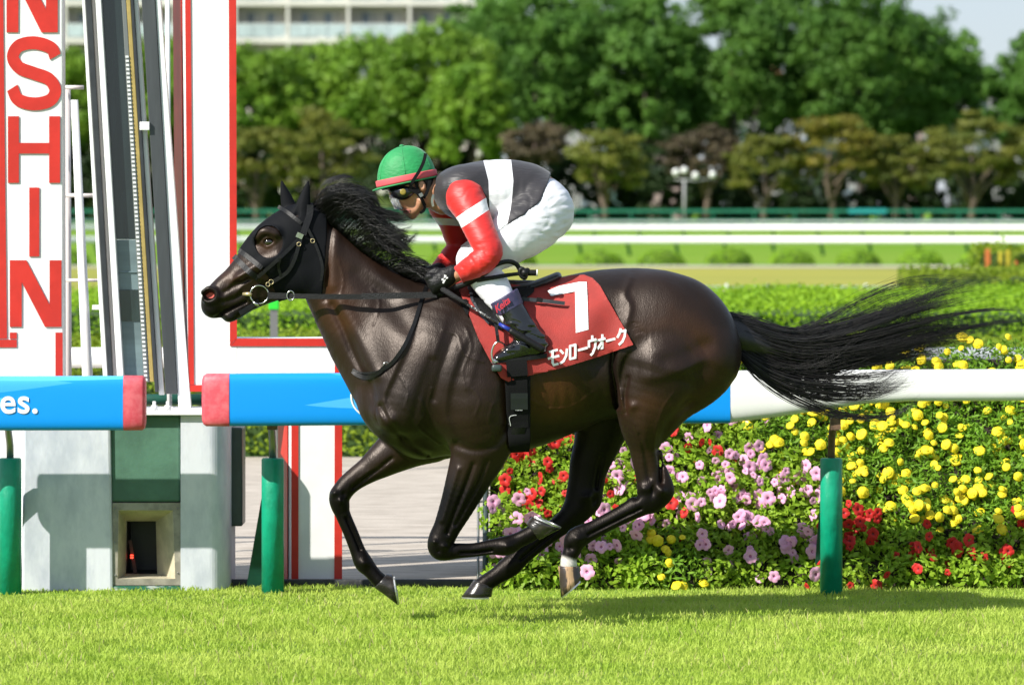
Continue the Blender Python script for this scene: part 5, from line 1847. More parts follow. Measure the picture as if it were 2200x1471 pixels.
# stirrups
for sg in (-1, 1):
    y = 0.335 * sg
    pts = [(1059, 640, 0.26 * sg), (1064, 680, 0.31 * sg), (1069, 715, y), (1071, 730, y)]
    v, f = [], []
    for i, (a, b, yy) in enumerate(pts):
        for (dx, dy) in ((-3.5, 0.004), (3.5, 0.004), (3.5, -0.004), (-3.5, -0.004)):
            v.append((wx(a + dx), DH + yy + dy, wz(b)))
    for i in range(3):
        for k in range(4): f.append((4 * i + k, 4 * i + (k + 1) % 4, 4 * i + 4 + (k + 1) % 4, 4 * i + 4 + k))
    mesh('stirrup_leather', v, f, M_TACK, saddle, smooth=False)
    q = catmull([(1071, 728, y), (1062, 736, y - .0), (1057, 752, y), (1059, 768, y), (1066, 774, y)], 4)
    q2 = catmull([(1071, 728, y), (1083, 735, y - sg * .03), (1092, 752, y - sg * .05), (1094, 758, y - sg * .055)], 4)
    v, f = join([tube_vf([(wx(a), DH + c, wz(b)) for a, b, c in q], 0.0045, 8), tube_vf([(wx(a), DH + c, wz(b)) for a, b, c in q2], 0.0045, 8)])
    si = mesh('stirrup_iron', v, f, M_CHROME, saddle)
    v, f = tube_vf([(wx(1059), DH + y, wz(770)), (wx(1072), DH + y - sg * 0.02, wz(772))], 0.011, 10)
    mesh('stirrup_tread', v, f, M_CHROME, si)
    v, f = box_vf(wx(1057), wx(1079), DH + y - 0.03, DH + y + 0.03, wz(792), wz(777))
    mesh('stirrup_pad', v, f, M_DARKG, si, bevel=0.009)

# ------------------------------------------------------------------ bridle, reins, breastplate
br = empty('bridle', (wx(600), DH, wz(650)), 'black leather bridle with a ring bit and reins on the galloping horse', 'bridle')


def on_head(name, path, w, off=0.004, th=0.004, m=None, lift=None):
    v, f = strap(path, w, BOTH, off, 6, th, lift)
    return mesh(name, v, f, m or M_TACK, br, smooth=False)


on_head('noseband', [(503, 550), (520, 566), (540, 584), (557, 597)], 12)
on_head('hood_trim', [(514, 537), (540, 555), (566, 575)], 10, 0.003)
on_head('browband', [(598, 444), (622, 458), (650, 480)], 8)
on_head('headpiece', [(668, 440), (667, 460), (661, 480), (653, 504)], 14)
ck = on_head('cheekpiece', [(652, 505), (630, 528), (603, 554), (578, 576), (556, 595)], 8)
on_head('cheekpiece', [(650, 508), (644, 528), (634, 560), (618, 585), (585, 607), (572, 618)], 8)
on_head('cheekpiece', [(605, 553), (601, 572), (606, 592)], 6, 0.005)
on_head('throatlash', [(664, 492), (676, 516), (688, 545), (695, 575), (692, 602)], 6, 0.005)
on_head('chin_strap', [(516, 672), (530, 664), (546, 654), (558, 646)], 10, 0.004)
v, f = strap([(640, 503), (653, 509)], 11, BOTH, 0.012, 3, 0.004)
mesh('rosette', v, f, M_CHROME, br, smooth=False)
for (x, y, w) in ((645, 524, 7), (585, 605, 8), (674, 517, 7), (578, 610, 7)):
    yy = float(BOTH(x, y)) - 0.013
    v, f = torus_vf((wx(x), DH + yy, wz(y)), w / SC * 0.62, 0.0016, 14, 5)
    mesh('buckle', v, f, M_BRASS, br)
yb = float(np.min(SK([545, 559, 570], [625, 632, 640]))) - 0.014
v, f = torus_vf((wx(559), DH + yb, wz(632)), 0.039, 0.0032, 36, 8)
ring_ = mesh('bit_ring', v, f, M_CHROME, br)
v, f = tube_vf([(wx(524), DH + yb + 0.01, wz(631)), (wx(536), DH + yb - 0.001, wz(631)), (wx(543), DH + yb - 0.003, wz(633))], [0.007, 0.0095, 0.008], 10)
mesh('bit_end', v, f, M_BRASS, ring_)
v, f = torus_vf((wx(559), 2 * DH - (DH + yb), wz(632)), 0.039, 0.0032, 36, 8)
mesh('bit_ring', v, f, M_CHROME, br)
v, f = tube_vf([(wx(545), DH + yb - .002, wz(647)), (wx(552), DH + yb - .006, wz(652)), (wx(560), DH + yb - .002, wz(655))], 0.007, 8)
mesh('bit_guard', v, f, M_CHROME, br)


def rein_y(px):
    return np.interp(px, [575, 640, 720, 800, 880, 950], [yb - .004, -0.115, -0.165, -0.20, -0.205, -0.185])


v, f = strap([(577, 634), (640, 635), (700, 635.5), (780, 635.5)], [14, 11, 11, 11], None, 0, 6, 0.004, lift=[float(rein_y(q)) for q in (577, 640, 700, 780)])
rein = mesh('rein', v, f, M_TACK, br, smooth=False)
M_GRIP = mat('rubber_grip', (0.012, 0.012, 0.014), 0.6, bump=0.8, bscale=260, spec=0.4)
v, f = strap([(780, 634.5), (860, 633), (940, 631)], 13, None, 0, 6, 0.006, lift=[float(rein_y(q)) - 0.001 for q in (780, 860, 940)])
mesh('rein_grip', v, f, M_GRIP, rein, smooth=False)
v, f = torus_vf((wx(627), DH + float(rein_y(627)) - 0.006, wz(634)), 0.0185, 0.0028, 24, 8, 0.85, 1.1)
mesh('martingale_ring', v, f, M_CHROME, br)
v, f = strap([(577, 634), (640, 635), (700, 635), (780, 633), (860, 630), (930, 626)], 11, None, 0, 6, 0.004, lift=[0.09, 0.12, 0.16, 0.19, 0.19, 0.13])
mesh('rein', v, f, M_TACK, br, smooth=False)
# slack rein end looping behind the hands, with its knot
q = catmull([(978, 616, -.20), (1010, 604, -.24), (1040, 585, -.30), (1066, 567, -.31), (1090, 560, -.30), (1108, 565, -.28), (1117, 578, -.27), (1121, 588, -.27)], 5)
v, f = tube_vf([(wx(a), DH + c, wz(b)) for a, b, c in q], [0.013] * 12 + [0.010] * (len(q) - 12), 8, True, 0.5)
mesh('rein_loop', v, f, M_TACK, br)
q = catmull([(1025, 600, -.27), (1060, 594, -.29), (1090, 589, -.28), (1122, 585, -.27), (1136, 584, -.27), (1152, 584, -.27)], 4)
v, f = tube_vf([(wx(a), DH + c, wz(b)) for a, b, c in q], [0.009] * 9 + [0.008] * 4 + [0.013] * (len(q) - 13), 8, True, 0.6)
mesh('rein_end', v, f, M_TACK, br)
v, f = join([torus_vf((wx(1123), DH - .27, wz(585)), 0.016, 0.0095, 16, 8, 0.8, 1.2, 0.4), sphere_vf((wx(1127), DH - .275, wz(584)), 0.017, 12, 8), torus_vf((wx(1129), DH - .272, wz(582)), 0.012, 0.007, 16, 8, 1.1, 0.8, 0.7)])
mesh('rein_knot', v, f, M_TACK, br)
v, f = tube_vf([(wx(1152), DH - .27, wz(584)), (wx(1154.5), DH - .27, wz(584))], 0.0145, 10)
mesh('rein_tip', v, f, M_NUM, br)
# breastplate strap round the neck
bp = empty('neck_strap', (wx(850), DH, wz(780)), 'thin black neck strap hanging from the withers across the horse breast', 'strap')
v, f = strap([(918, 612), (908, 640), (893, 690), (872, 738), (848, 772), (832, 785)], 8, SK, 0.005, 6, 0.004)
mesh('strap', v, f, M_TACK, bp, smooth=False)
v, f = strap([(834, 780), (815, 797), (792, 807), (772, 803), (759, 794)], 9, SK, 0.006, 6, 0.005)
mesh('strap', v, f, M_TACK, bp, smooth=False)
v, f = strap([(832, 786), (818, 792), (796, 797), (776, 797), (760, 790)], 4, SK, 0.012, 6, 0.004)
mesh('strap', v, f, M_TACK, bp, smooth=False)
v, f = torus_vf((wx(833), DH + float(SK(833, 780)) - 0.012, wz(779)), 0.011, 0.002, 18, 6)
mesh('ring', v, f, M_CHROME, bp)

# ------------------------------------------------------------------ the jockey
def satin(name, cols, attr, rough=0.4, wr=0.5):
    """cloth whose colour areas follow stored distance attributes: cols = [(colour), (colour where attr>0)]"""
    m = bpy.data.materials.new(name); m.use_nodes = True
    nt = m.node_tree; b = nt.nodes['Principled BSDF']; N = nt.nodes.new
    at = N('ShaderNodeAttribute'); at.attribute_name = attr
    g = N('ShaderNodeMath'); g.operation = 'GREATER_THAN'; g.inputs[1].default_value = 0.0
    nt.links.new(at.outputs['Fac'], g.inputs[0])
    mx = N('ShaderNodeMix'); mx.data_type = 'RGBA'
    nt.links.new(g.outputs[0], mx.inputs[0])
    mx.inputs[6].default_value = (*cols[0], 1); mx.inputs[7].default_value = (*cols[1], 1)
    nt.links.new(mx.outputs[2], b.inputs['Base Color'])
    b.inputs['Roughness'].default_value = rough
    b.inputs['Sheen Weight'].default_value = 0.15
    tc = N('ShaderNodeTexCoord')
    mp = N('ShaderNodeMapping'); mp.inputs['Scale'].default_value = (1, 1, 4); mp.inputs['Rotation'].default_value = (0, 0.5, 0)
    nt.links.new(tc.outputs['Object'], mp.inputs[0])
    wv = N('ShaderNodeTexNoise'); wv.inputs['Scale'].default_value = 12; wv.inputs['Detail'].default_value = 3; wv.inputs['Distortion'].default_value = 1.2
    nt.links.new(mp.outputs[0], wv.inputs[0])
    bp_ = N('ShaderNodeBump'); bp_.inputs['Strength'].default_value = wr; bp_.inputs['Distance'].default_value = 0.02
    nt.links.new(wv.outputs[0], bp_.inputs['Height']); nt.links.new(bp_.outputs[0], b.inputs['Normal'])
    return m


BLACKC, WHITEC, REDC = (0.022, 0.019, 0.022), (0.72, 0.72, 0.74), (0.56, 0.014, 0.011)
M_JERSEY = satin('jersey_silk', (BLACKC, WHITEC), 'hoop', 0.5, 0.2)
M_SLEEVE = satin('sleeve_silk', (REDC, WHITEC), 'band', 0.5, 0.13)
M_BREECH = mat('white_breeches', (0.70, 0.70, 0.75), 0.6, bump=0.22, bscale=11, bstretch=(1, 1, 4.5))
M_SKIN = mat('skin', (0.44, 0.22, 0.13), 0.5, var=0.08, scale=20, sss=0.15)
M_GLOVE = mat('black_glove', (0.006, 0.006, 0.0065), 0.5, bump=0.4, bscale=90, spec=0.3)
M_BOOT = mat('boot_leather', (0.006, 0.006, 0.007), 0.12, coat=0.5, bump=0.45, bscale=22, spec=0.6)
M_CUFF = mat('boot_cuff', (0.035, 0.035, 0.085), 0.5, alt=(0.06, 0.045, 0.10), scale=40)
M_HELM = mat('green_cap', (0.008, 0.25, 0.066), 0.6, var=0.10, scale=12, bump=0.35, bscale=40, bstretch=(1, 1, 2.5), sheen=0.15)
M_BAND = mat('pink_band', (0.62, 0.085, 0.10), 0.6)

JOCKEY = empty('person', (wx(1100), DH, wz(770)), 'jockey in black, white and red silks and green cap crouching over the galloping horse', 'person')


def wrinkle(fld, amp, fx, fz, ph=0.0, mask=None):
    """folds pressed into a cloth surface: narrow creases between soft swells, breaking off at random along their length"""
    X = fld.X[:, None, None] * SC + 1100; Z = HOR + (EYE - fld.Z[None, None, :]) * SC; Y = fld.Y[None, :, None]
    u = X * fx + Z * fz + ph + 6 * Y + 1.5 * np.sin(X * 0.045 - Z * 0.05 + ph) + 0.7 * np.sin(X * 0.11 + Z * 0.09 + 2 * ph)
    w = 1.0 - 2.0 * np.abs(np.sin(u * 0.5)) ** 0.6
    brk = 0.5 + 0.5 * np.sin(X * fz * 0.55 - Z * fx * 0.55 + 2.1 * ph + 3.0 * np.sin(u * 0.31))
    w = w * amp * brk
    if mask is not None: w = w * mask(X, Z)
    fld.F = (fld.F + w).astype(np.float32)


def arm_near(S, g=0):
    S.chain([(1002, 428, -.165, 41 + g, .95), (1013, 450, -.20, 35 + g, .95), (1028, 486, -.245, 31.5 + g, .95), (1043, 518, -.28, 29.5 + g, .95), (1052, 541, -.295, 27 + g, .95), (1036, 560, -.295, 27 + g, .95), (1010, 575, -.265, 22.5 + g, .95), (988, 588, -.215, 17.5 + g, .95)], 0.02)


def arm_far(S, g=0):
    S.chain([(958, 442, .165, 38 + g, .95), (968, 470, .20, 30 + g, .95), (980, 505, .235, 27 + g, .95), (984, 532, .245, 25 + g, .95), (965, 556, .21, 22 + g, .95), (940, 580, .15, 16 + g, .95)], 0.02)


def torso(S, g=0):
    S.chain([(958, 410, 0, 36 + g, 1.9), (985, 412, 0, 55 + g, 1.75), (1015, 416, 0, 66 + g, 1.45), (1068, 420, 0, 77 + g, 1.15), (1120, 420, 0, 73 + g, 1.05), (1150, 432, 0, 66 + g, 1.1)], 0.03)
    S.ell(1000, 392, -.10, 50, 34, 0.085, -15, 0.04, both=True)


def hips(S, g=0):
    S.chain([(1135, 428, 0, 62 + g, 1.1), (1160, 446, 0, 68 + g, 1.15), (1172, 458, 0, 60 + g, 1.3)], 0.03)
    for sg in (-1, 1):
        S.chain([(1166, 455, .085 * sg, 65 + g, .9), (1140, 482, .13 * sg, 62 + g, .85), (1106, 507, .17 * sg, 55 + g, .85), (1060, 536, .19 * sg, 46 + g, .85), (1020, 558, .19 * sg, 38 + g, .85)], 0.03)
        S.chain([(1022, 560, .19 * sg, 37 + g, .85), (1040, 592, .21 * sg, 34 + g, .85), (1062, 618, .235 * sg, 34 + g, .8), (1084, 650, .26 * sg, 28 + g, .85), (1096, 672, .27 * sg, 25 + g, .9)], 0.02)


def hand(S, px, py, y, sg, s=1.0):
    """closed fist round the rein: palm, four bent fingers, thumb on top"""
    S.chain([(px + 26, py - 16, y, 17 * s, .8), (px + 8, py - 4, y, 21 * s, .75), (px - 8, py + 6, y, 19 * s, .8)], 0.012)
    for i in range(4):
        a = i / 3
        kx, ky = px - 25 + 12 * a, py - 8 + 26 * a          # knuckles
        S.chain([(px - 6 + 8 * a, py - 6 + 12 * a, y - sg * 0.0, 7.5, 1), (kx, ky, y - .004, 8.2 - a, 1), (kx + 3, ky + 12 - 2 * a, y + .014, 7.2 - a, 1), (kx + 15, ky + 13 - 2 * a, y + .02, 6.5 - a, 1)], 0.005)
    S.chain([(px + 8, py - 16, y + .01, 8.5, 1), (px - 10, py - 20, y + .016, 8, 1), (px - 24, py - 14, y + .018, 6.5, 1)], 0.006)


def jhead(S):
    S.chain([(952, 428, 0, 33, 1.0), (928, 416, 0, 30, .95), (908, 405, 0, 30, .95)], 0.02)
    S.ell(882, 391, 0, 54, 50, 0.077, 15, 0.02)
    S.chain([(880, 415, 0, 32, .98), (879, 435, 0, 23, 1.05), (884, 450, 0, 14, 1.4)], 0.02)
    S.chain([(905, 432, 0, 14, 2.6), (898, 447, 0, 11, 2.4), (888, 456, 0, 9, 1.6)], 0.02)
    S.ell(862, 424, -.028, 16, 9, 0.025, 60, 0.015, both=True)
    S.chain([(852, 420, 0, 6, 1), (854, 431, 0, 7, 1.1), (858, 440, 0, 8.5, 1.25), (864, 445, 0, 7, 1.6)], 0.010)          # nose
    S.ell(869, 451, 0, 6.5, 4.2, 0.026, 70, 0.006)                                                                         # lips
    S.ell(875, 458.5, 0, 5.5, 4.2, 0.022, 40, 0.006)
    S.ell(885, 463, 0, 9, 8.5, 0.023, 30, 0.010)
    S.chain([(876, 453.5, -.032, 1.6, 1), (868, 455, -.015, 2.4, 1), (866, 455.5, 0, 2.4, 1), (868, 455, .015, 2.4, 1), (876, 453.5, .032, 1.6, 1)], 0.004, 'sub')
    S.ell(907, 399, -.076, 8, 13, 0.016, -20, 0.006, both=True)                                                            # ears
    S.ell(907, 398, -.094, 4.5, 8, 0.010, -20, 0.006, 'sub', both=True)


# whole figure under the clothes: one continuous body
BF = Field(795, 1245, 330, 800, -0.40, 0.40, 0.0062)
torso(BF, -6); hips(BF, -6); arm_near(BF, -6); arm_far(BF, -6)
jhead(BF)
BF.chain([(1000, 580, -.21, 14, 1), (978, 594, -.185, 13, .9), (962, 602, -.178, 15, .8)], 0.01)
BF.chain([(945, 576, .16, 13, 1), (925, 592, .12, 14, .8)], 0.01)
for sg in (-1, 1):
    BF.chain([(1094, 668, .27 * sg, 20, .9), (1130, 712, .285 * sg, 16, .9), (1140, 730, .29 * sg, 15, .9), (1085, 752, .30 * sg, 12, 1)], 0.01)
smesh('body', BF, M_SKIN, JOCKEY)

# head again at fine grain, skin colour: covers the coarse one where the face shows
HFc = Field(840, 965, 395, 475, -0.105, 0.105, 0.0032)
jhead(HFc)
HFc.F = HFc.F - np.float32(0.0012)


def hoop(px, py, y):
    A = np.interp(py, [343, 389, 416, 443, 470, 500], [1038, 1050, 1051, 1052, 1054, 1056])
    B = np.interp(py, [343, 389, 416, 449, 481, 500], [1098, 1103, 1101, 1097, 1090, 1085])
    return np.minimum(px - A, B - px)


JF = Field(905, 1215, 325, 530, -0.34, 0.34, 0.0056)
torso(JF, 0)
hips(JF, 2.5)
# waist cut: jersey ends on the line of the breeches
X_ = JF.X[:, None, None] * SC + 1100; Z_ = HOR + (EYE - JF.Z[None, None, :]) * SC
waist = ((X_ - 1182) * 0.71 + (Z_ - 378) * 0.70) / SC
wl = np.interp(np.broadcast_to(Z_, (1, 1, JF.F.shape[2])), [340, 382, 432, 459, 498, 530], [1196, 1181, 1161, 1128, 1068, 1040])
JF.F = np.maximum(JF.F, ((X_ - wl) / SC * 0.7).astype(np.float32))
neck = ((934 - X_) * 0.85 + (Z_ - 415) * -0.1) / SC
JF.F = np.maximum(JF.F, neck.astype(np.float32))
wrinkle(JF, 0.0030, 0.05, 0.16, 0.5, lambda a, b: sstep(1060, 1130, a) * sstep(380, 430, b))
wrinkle(JF, 0.0016, 0.10, 0.07, 2.0)
smesh('jersey', JF, M_JERSEY, JOCKEY, {'hoop': hoop})
SFm = Field(950, 1095, 375, 615, -0.40, -0.07, 0.0048)
arm_near(SFm, 1.5)
SFm.ell(990, 405, -.125, 34, 24, 0.07, 20, 0.03)
c0 = np.array([987, 589]); dd = np.array([-0.86, 0.50])
Xs = SFm.X[:, None, None] * SC + 1100; Zs = HOR + (EYE - SFm.Z[None, None, :]) * SC
SFm.F = np.maximum(SFm.F, (((Xs - c0[0]) * dd[0] + (Zs - c0[1]) * dd[1]) / SC * np.where(Zs > 560, 1, 0) - np.where(Zs > 560, 0, 0.2)).astype(np.float32))
wrinkle(SFm, 0.0034, 0.24, -0.16, 0.0, lambda a, b: sstep(500, 560, b))
wrinkle(SFm, 0.0014, 0.10, 0.20, 1.0)
smesh('sleeve', SFm, M_SLEEVE, JOCKEY, {'band': lambda a, b, y: 12.5 - np.abs((a - 1000) * .55 + (b - 440) * .83 - 24.5)})
SFf = Field(900, 1030, 390, 610, 0.06, 0.34, 0.0056)
arm_far(SFf, 1.5)
Xs = SFf.X[:, None, None] * SC + 1100; Zs = HOR + (EYE - SFf.Z[None, None, :]) * SC
wrinkle(SFf, 0.0026, -0.08, 0.18)
smesh('sleeve', SFf, M_SLEEVE, JOCKEY, {'band': lambda a, b, y: 7.5 - np.abs(b - 0.05 * (a - 960) - 477)})
# breeches
PF = Field(975, 1250, 365, 690, -0.36, 0.36, 0.0056)
hips(PF, 0)
Xp = PF.X[:, None, None] * SC + 1100; Zp = HOR + (EYE - PF.Z[None, None, :]) * SC
wl = np.interp(np.broadcast_to(Zp, (1, 1, PF.F.shape[2])), [340, 382, 432, 459, 498, 530], [1188, 1173, 1153, 1120, 1060, 960])
PF.F = np.maximum(PF.F, ((wl - Xp) / SC * 0.7).astype(np.float32))
wrinkle(PF, 0.0036, 0.04, 0.36, 0.0, lambda a, b: sstep(1110, 1180, a) * sstep(395, 425, b) * (1 - sstep(500, 530, b)))
wrinkle(PF, 0.0020, 0.12, 0.14, 1.5)
smesh('breeches', PF, M_BREECH, JOCKEY)
# boots
for sg in (-1, 1):
    QF = Field(1040, 1195, 605, 795, min(.20 * sg, .37 * sg), max(.20 * sg, .37 * sg), 0.0045)
    QF.chain([(1083, 636, .262 * sg, 33, .9), (1096, 660, .268 * sg, 29.5, .9), (1114, 688, .278 * sg, 29.5, .85), (1130, 712, .285 * sg, 29, .8), (1144, 732, .29 * sg, 29, .75)], 0.012)
    QF.chain([(1149, 736, .29 * sg, 26, .75), (1120, 744, .295 * sg, 24, .8), (1092, 756, .30 * sg, 16, 1.1), (1070, 765, .305 * sg, 11, 1.5)], 0.015)
    Xq = QF.X[:, None, None] * SC + 1100; Zq = HOR + (EYE - QF.Z[None, None, :]) * SC
    # flat sole and cuff cut
    QF.F = np.maximum(QF.F, ((Zq - (771 - 0.135 * (Xq - 1065))) / SC).astype(np.float32))
    QF.F = np.maximum(QF.F, (((1082 - Xq) * -0.42 * -1 + (638 - Zq) * 0.9) / SC).astype(np.float32) * 0 + ((638 - 0.55 * (Xq - 1082) - Zq) / SC * 0.85).astype(np.float32))
    wrinkle(QF, 0.0060, -0.06, 0.30, 0.0, lambda a, b: sstep(675, 695, b) * (1 - sstep(745, 760, b)))
    bt = smesh('boot', QF, M_BOOT, JOCKEY)
    CF = Field(1040, 1150, 600, 690, min(.20 * sg, .37 * sg), max(.20 * sg, .37 * sg), 0.0045)
    CF.chain([(1083, 636, .262 * sg, 34.2, .9), (1096, 660, .268 * sg, 31, .9), (1106, 676, .273 * sg, 29.5, .9)], 0.012)
    Xq = CF.X[:, None, None] * SC + 1100; Zq = HOR + (EYE - CF.Z[None, None, :]) * SC
    ax = ((Xq - 1082) * 0.5 + (Zq - 638) * 0.87)
    CF.F = np.maximum(CF.F, (np.abs(ax - 13) - 17) / SC * 0.9).astype(np.float32)
    smesh('cuff', CF, M_CUFF, bt)
    # heel and sole
    v, f = [], []
    for (a, b) in ((1062, 774), (1100, 768), (1140, 762), (1174, 757)):
        w = 0.030 if a < 1170 else 0.018
        for (dy, dz) in ((-w, 0), (w, 0), (w, 5 if a < 1130 else 9), (-w, 5 if a < 1130 else 9)):
            v.append((wx(a), DH + .297 * sg + dy, wz(b + dz - 3)))
    for i in range(3):
        for k in range(4): f.append((4 * i + k, 4 * i + (k + 1) % 4, 4 * i + 4 + (k + 1) % 4, 4 * i + 4 + k))
    f += [(3, 2, 1, 0), (12, 13, 14, 15)]
    mesh('sole', v, f, M_TACK, bt, smooth=False)
M_REDTH = mat('red_thread', (0.55, 0.03, 0.05), 0.5)
cf_o = [o for o in JOCKEY.children if o.name.startswith('boot')][0]
text('boot_lettering', 'Keita', (wx(1067), DH - 0.331, wz(669)), 0.042, M_REDTH, cf_o, bold=0.0008, shear=0.5, rot=R(38), sx=0.85)
# gloves
for (px, py, y, sg) in ((948, 601, -.195, -1), (916, 598, .125, 1)):
    GF = Field(885, 1000, 560, 645, y - 0.075, y + 0.085, 0.0032)
    hand(GF, px, py, y, sg)
    g = smesh('glove', GF, M_GLOVE, JOCKEY)
    if sg < 0:
        parts = []
        for q in ([(956, 588), (961, 590), (959, 600), (955, 607), (952, 606), (955, 597)], [(950, 597), (964, 593), (964, 596), (951, 601)]):
            n = len(q)
            parts.append(([(wx(a), DH + y - 0.0355, wz(b)) for a, b in q] + [(wx(a), DH + y - 0.02, wz(b)) for a, b in q], [tuple(range(n))] + [(i, (i + 1) % n, (i + 1) % n + n, i + n) for i in range(n)]))
        v, f = join(parts)
        mesh('glove_mark', v, f, M_NUM, g, smooth=False)
        # bare finger tips below the cut fingers
        v, f = tube_vf([(wx(931), DH + y + .018, wz(630)), (wx(937), DH + y + .02, wz(633)), (wx(943), DH + y + .02, wz(631))], [0.006, 0.008, 0.006], 8)
        mesh('fingertip', v, f, M_SKIN, g)
# head parts
fc = smesh('face', HFc, M_SKIN, JOCKEY)
M_LIP = mat('lips', (0.34, 0.11, 0.085), 0.45)
LP = Field(858, 892, 444, 468, -0.045, 0.045, 0.0022)
LP.ell(869.3, 451.8, 0, 4.6, 3.2, 0.0265, 70, 0.003)
LP.ell(874.6, 457.6, 0, 5.0, 3.4, 0.0235, 40, 0.003)
LP.chain([(876, 453.5, -.030, 1.4, 1), (867, 455, -.012, 1.9, 1), (865, 455.5, 0, 1.9, 1), (867, 455, .012, 1.9, 1), (876, 453.5, .030, 1.4, 1)], 0.003, 'sub')
smesh('lips', LP, M_LIP, fc)
FSK = Skin(HFc)
M_MOUTH = mat('mouth_shade', (0.035, 0.012, 0.010), 0.7)
for (pp, w_, mm_, nm_) in (([(866, 451.5), (872, 450.2), (881, 451.8)], 3.2, M_LIP, 'lips'), ([(866, 457.8), (873, 457.0), (881, 455.4)], 3.8, M_LIP, 'lips'), ([(865, 455), (873, 453.8), (883, 453.2)], 1.7, M_MOUTH, 'mouth'), ([(862, 446.5), (867, 447.2)], 2.6, M_MOUTH, 'nostril')):
    v, f = strap(pp, w_, FSK, 0.0005, 4, 0.0012)
    mesh(nm_, v, f, mm_, fc, smooth=False)
M_DARKHAIR = mat('dark_hair', (0.010, 0.008, 0.007), 0.5, bump=0.5, bscale=200, bstretch=(3, 1, 1))
HR = Field(885, 950, 365, 425, -0.10, 0.10, 0.0045)
HR.ell(905, 392, 0, 33, 28, 0.078, 20, 0.02)
HR.ell(905, 402, -.085, 13, 17, 0.03, -20, 0.008, 'sub', True)
smesh('hair', HR, M_DARKHAIR, JOCKEY)

# cap over the helmet
cu, cv = np.array([127.0, -26.0]), np.array([-26.0, -127.0])
cu /= np.linalg.norm(cu); cv /= np.linalg.norm(cv)
cen = np.array([874.5, 389.0])
n, m = 48, 18
v, f = [], []
for i in range(m + 1):
    t = i / m
    a = t * math.pi / 2
    hgt = 75 * math.sin(a) ** 0.96
    rad = math.cos(a) ** 0.88
    for k in range(n):
        q = 2 * math.pi * k / n
        seam = 1 + 0.006 * abs(math.sin(q * 3)) - 0.006
        front = math.cos(q)
        p = cen + cu * (64.5 * rad * front * seam + 4 * math.sin(a)) + cv * hgt
        v.append((wx(p[0]), DH + 0.100 * rad * math.sin(q) * seam, wz(p[1])))
for i in range(m):
    for k in range(n):
        a, b = i * n + k, i * n + (k + 1) % n
        f.append((a, a + n, b + n, b))
cap = mesh('cap', v, f, M_HELM, JOCKEY)
for k in range(6):
    q = math.pi / 6 + math.pi / 3 * k
    pts = []
    for i in range(13):
        a = (0.12 + 0.87 * i / 12) * math.pi / 2
        rad = math.cos(a) ** 0.88
        p = cen + cu * (64.5 * rad * math.cos(q) + 4 * math.sin(a)) + cv * 75 * math.sin(a) ** 0.96
        pts.append((wx(p[0]), DH + 0.100 * rad * math.sin(q), wz(p[1])))
    vs_, fs_ = tube_vf(pts, 0.0017, 6)
    mesh('cap_seam', vs_, fs_, M_HELM, cap)
p = cen + cu * 4 + cv * 76
v2, f2 = sphere_vf((wx(p[0]), DH, wz(p[1])), 0.011, 12, 8, 1, 1, 0.6)
mesh('cap_button', v2, f2, M_HELM, cap)
v, f = [], []
for (hh, ro) in ((-1.5, 1.0), (-1.5, 1.03), (2, 1.035), (11, 1.03), (13, 1.015), (13, 0.98)):
    for k in range(n):
        q = 2 * math.pi * k / n
        p = cen + cu * 64.8 * ro * math.cos(q) + cv * hh
        v.append((wx(p[0]), DH + 0.1005 * ro * math.sin(q), wz(p[1])))
for i in range(5):
    for k in range(n):
        a, b = i * n + k, i * n + (k + 1) % n
        f.append((a, a + n, b + n, b))
mesh('cap_band', v, f, M_BAND, cap)
# green piping under the band and the peak in front
v, f = [], []
for k in range(n):
    q = 2 * math.pi * k / n
    peak = 9.0 * max(0, -math.cos(q)) ** 2.5
    for (ro, hh) in ((0.96, -1), (1.045, -2.0), (1.045, -5.0), (0.96, -5.0)):
        p = cen + cu * (64.8 * ro * math.cos(q) - (peak if ro > 1 else 0)) + cv * (hh - (2.0 * peak / 9 if ro > 1 else 0))
        v.append((wx(p[0]), DH + 0.1 * ro * math.sin(q), wz(p[1])))
for k in range(n):
    for j in range(4):
        a, b = 4 * k, 4 * ((k + 1) % n)
        f.append((a + j, a + (j + 1) % 4, b + (j + 1) % 4, b + j))
mesh('cap_peak', v, f, M_HELM, cap)
# dark helmet lining
v, f = [], []
for (hh, ro) in ((-2, 0.93), (-9, 0.88), (-9, 0.5)):
    for k in range(n):
        q = 2 * math.pi * k / n
        p = cen + cu * 64 * ro * math.cos(q) + cv * hh
        v.append((wx(p[0]), DH + 0.098 * ro * math.sin(q), wz(p[1])))
for i in range(2):
    for k in range(n):
        a, b = i * n + k, i * n + (k + 1) % n
        f.append((a, a + n, b + n, b))
mesh('helmet_lining', v, f, M_TACK, cap)


def helmstrap(name, pts, w, parent, m=None, th=0.003):
    """strap given as pixel points with y"""
    c = catmull(pts, 5)
    d = np.gradient(c[:, :2], axis=0); d /= np.linalg.norm(d, axis=1, keepdims=True)
    nn = np.stack([-d[:, 1], d[:, 0]], 1) * w / 2
    v, f = [], []
    for i in range(len(c)):
        for (s, dy) in ((1, 0), (-1, 0), (-1, -th), (1, -th)):
            v.append((wx(c[i, 0] + s * nn[i, 0]), DH + c[i, 2] + dy, wz(c[i, 1] + s * nn[i, 1])))
    for i in range(len(c) - 1):
        for k in range(4): f.append((4 * i + k, 4 * i + (k + 1) % 4, 4 * i + 4 + (k + 1) % 4, 4 * i + 4 + k))
    f += [(3, 2, 1, 0), tuple(4 * (len(c) - 1) + k for k in range(4))]
    return mesh(name, v, f, m or M_WEB, parent, smooth=False)


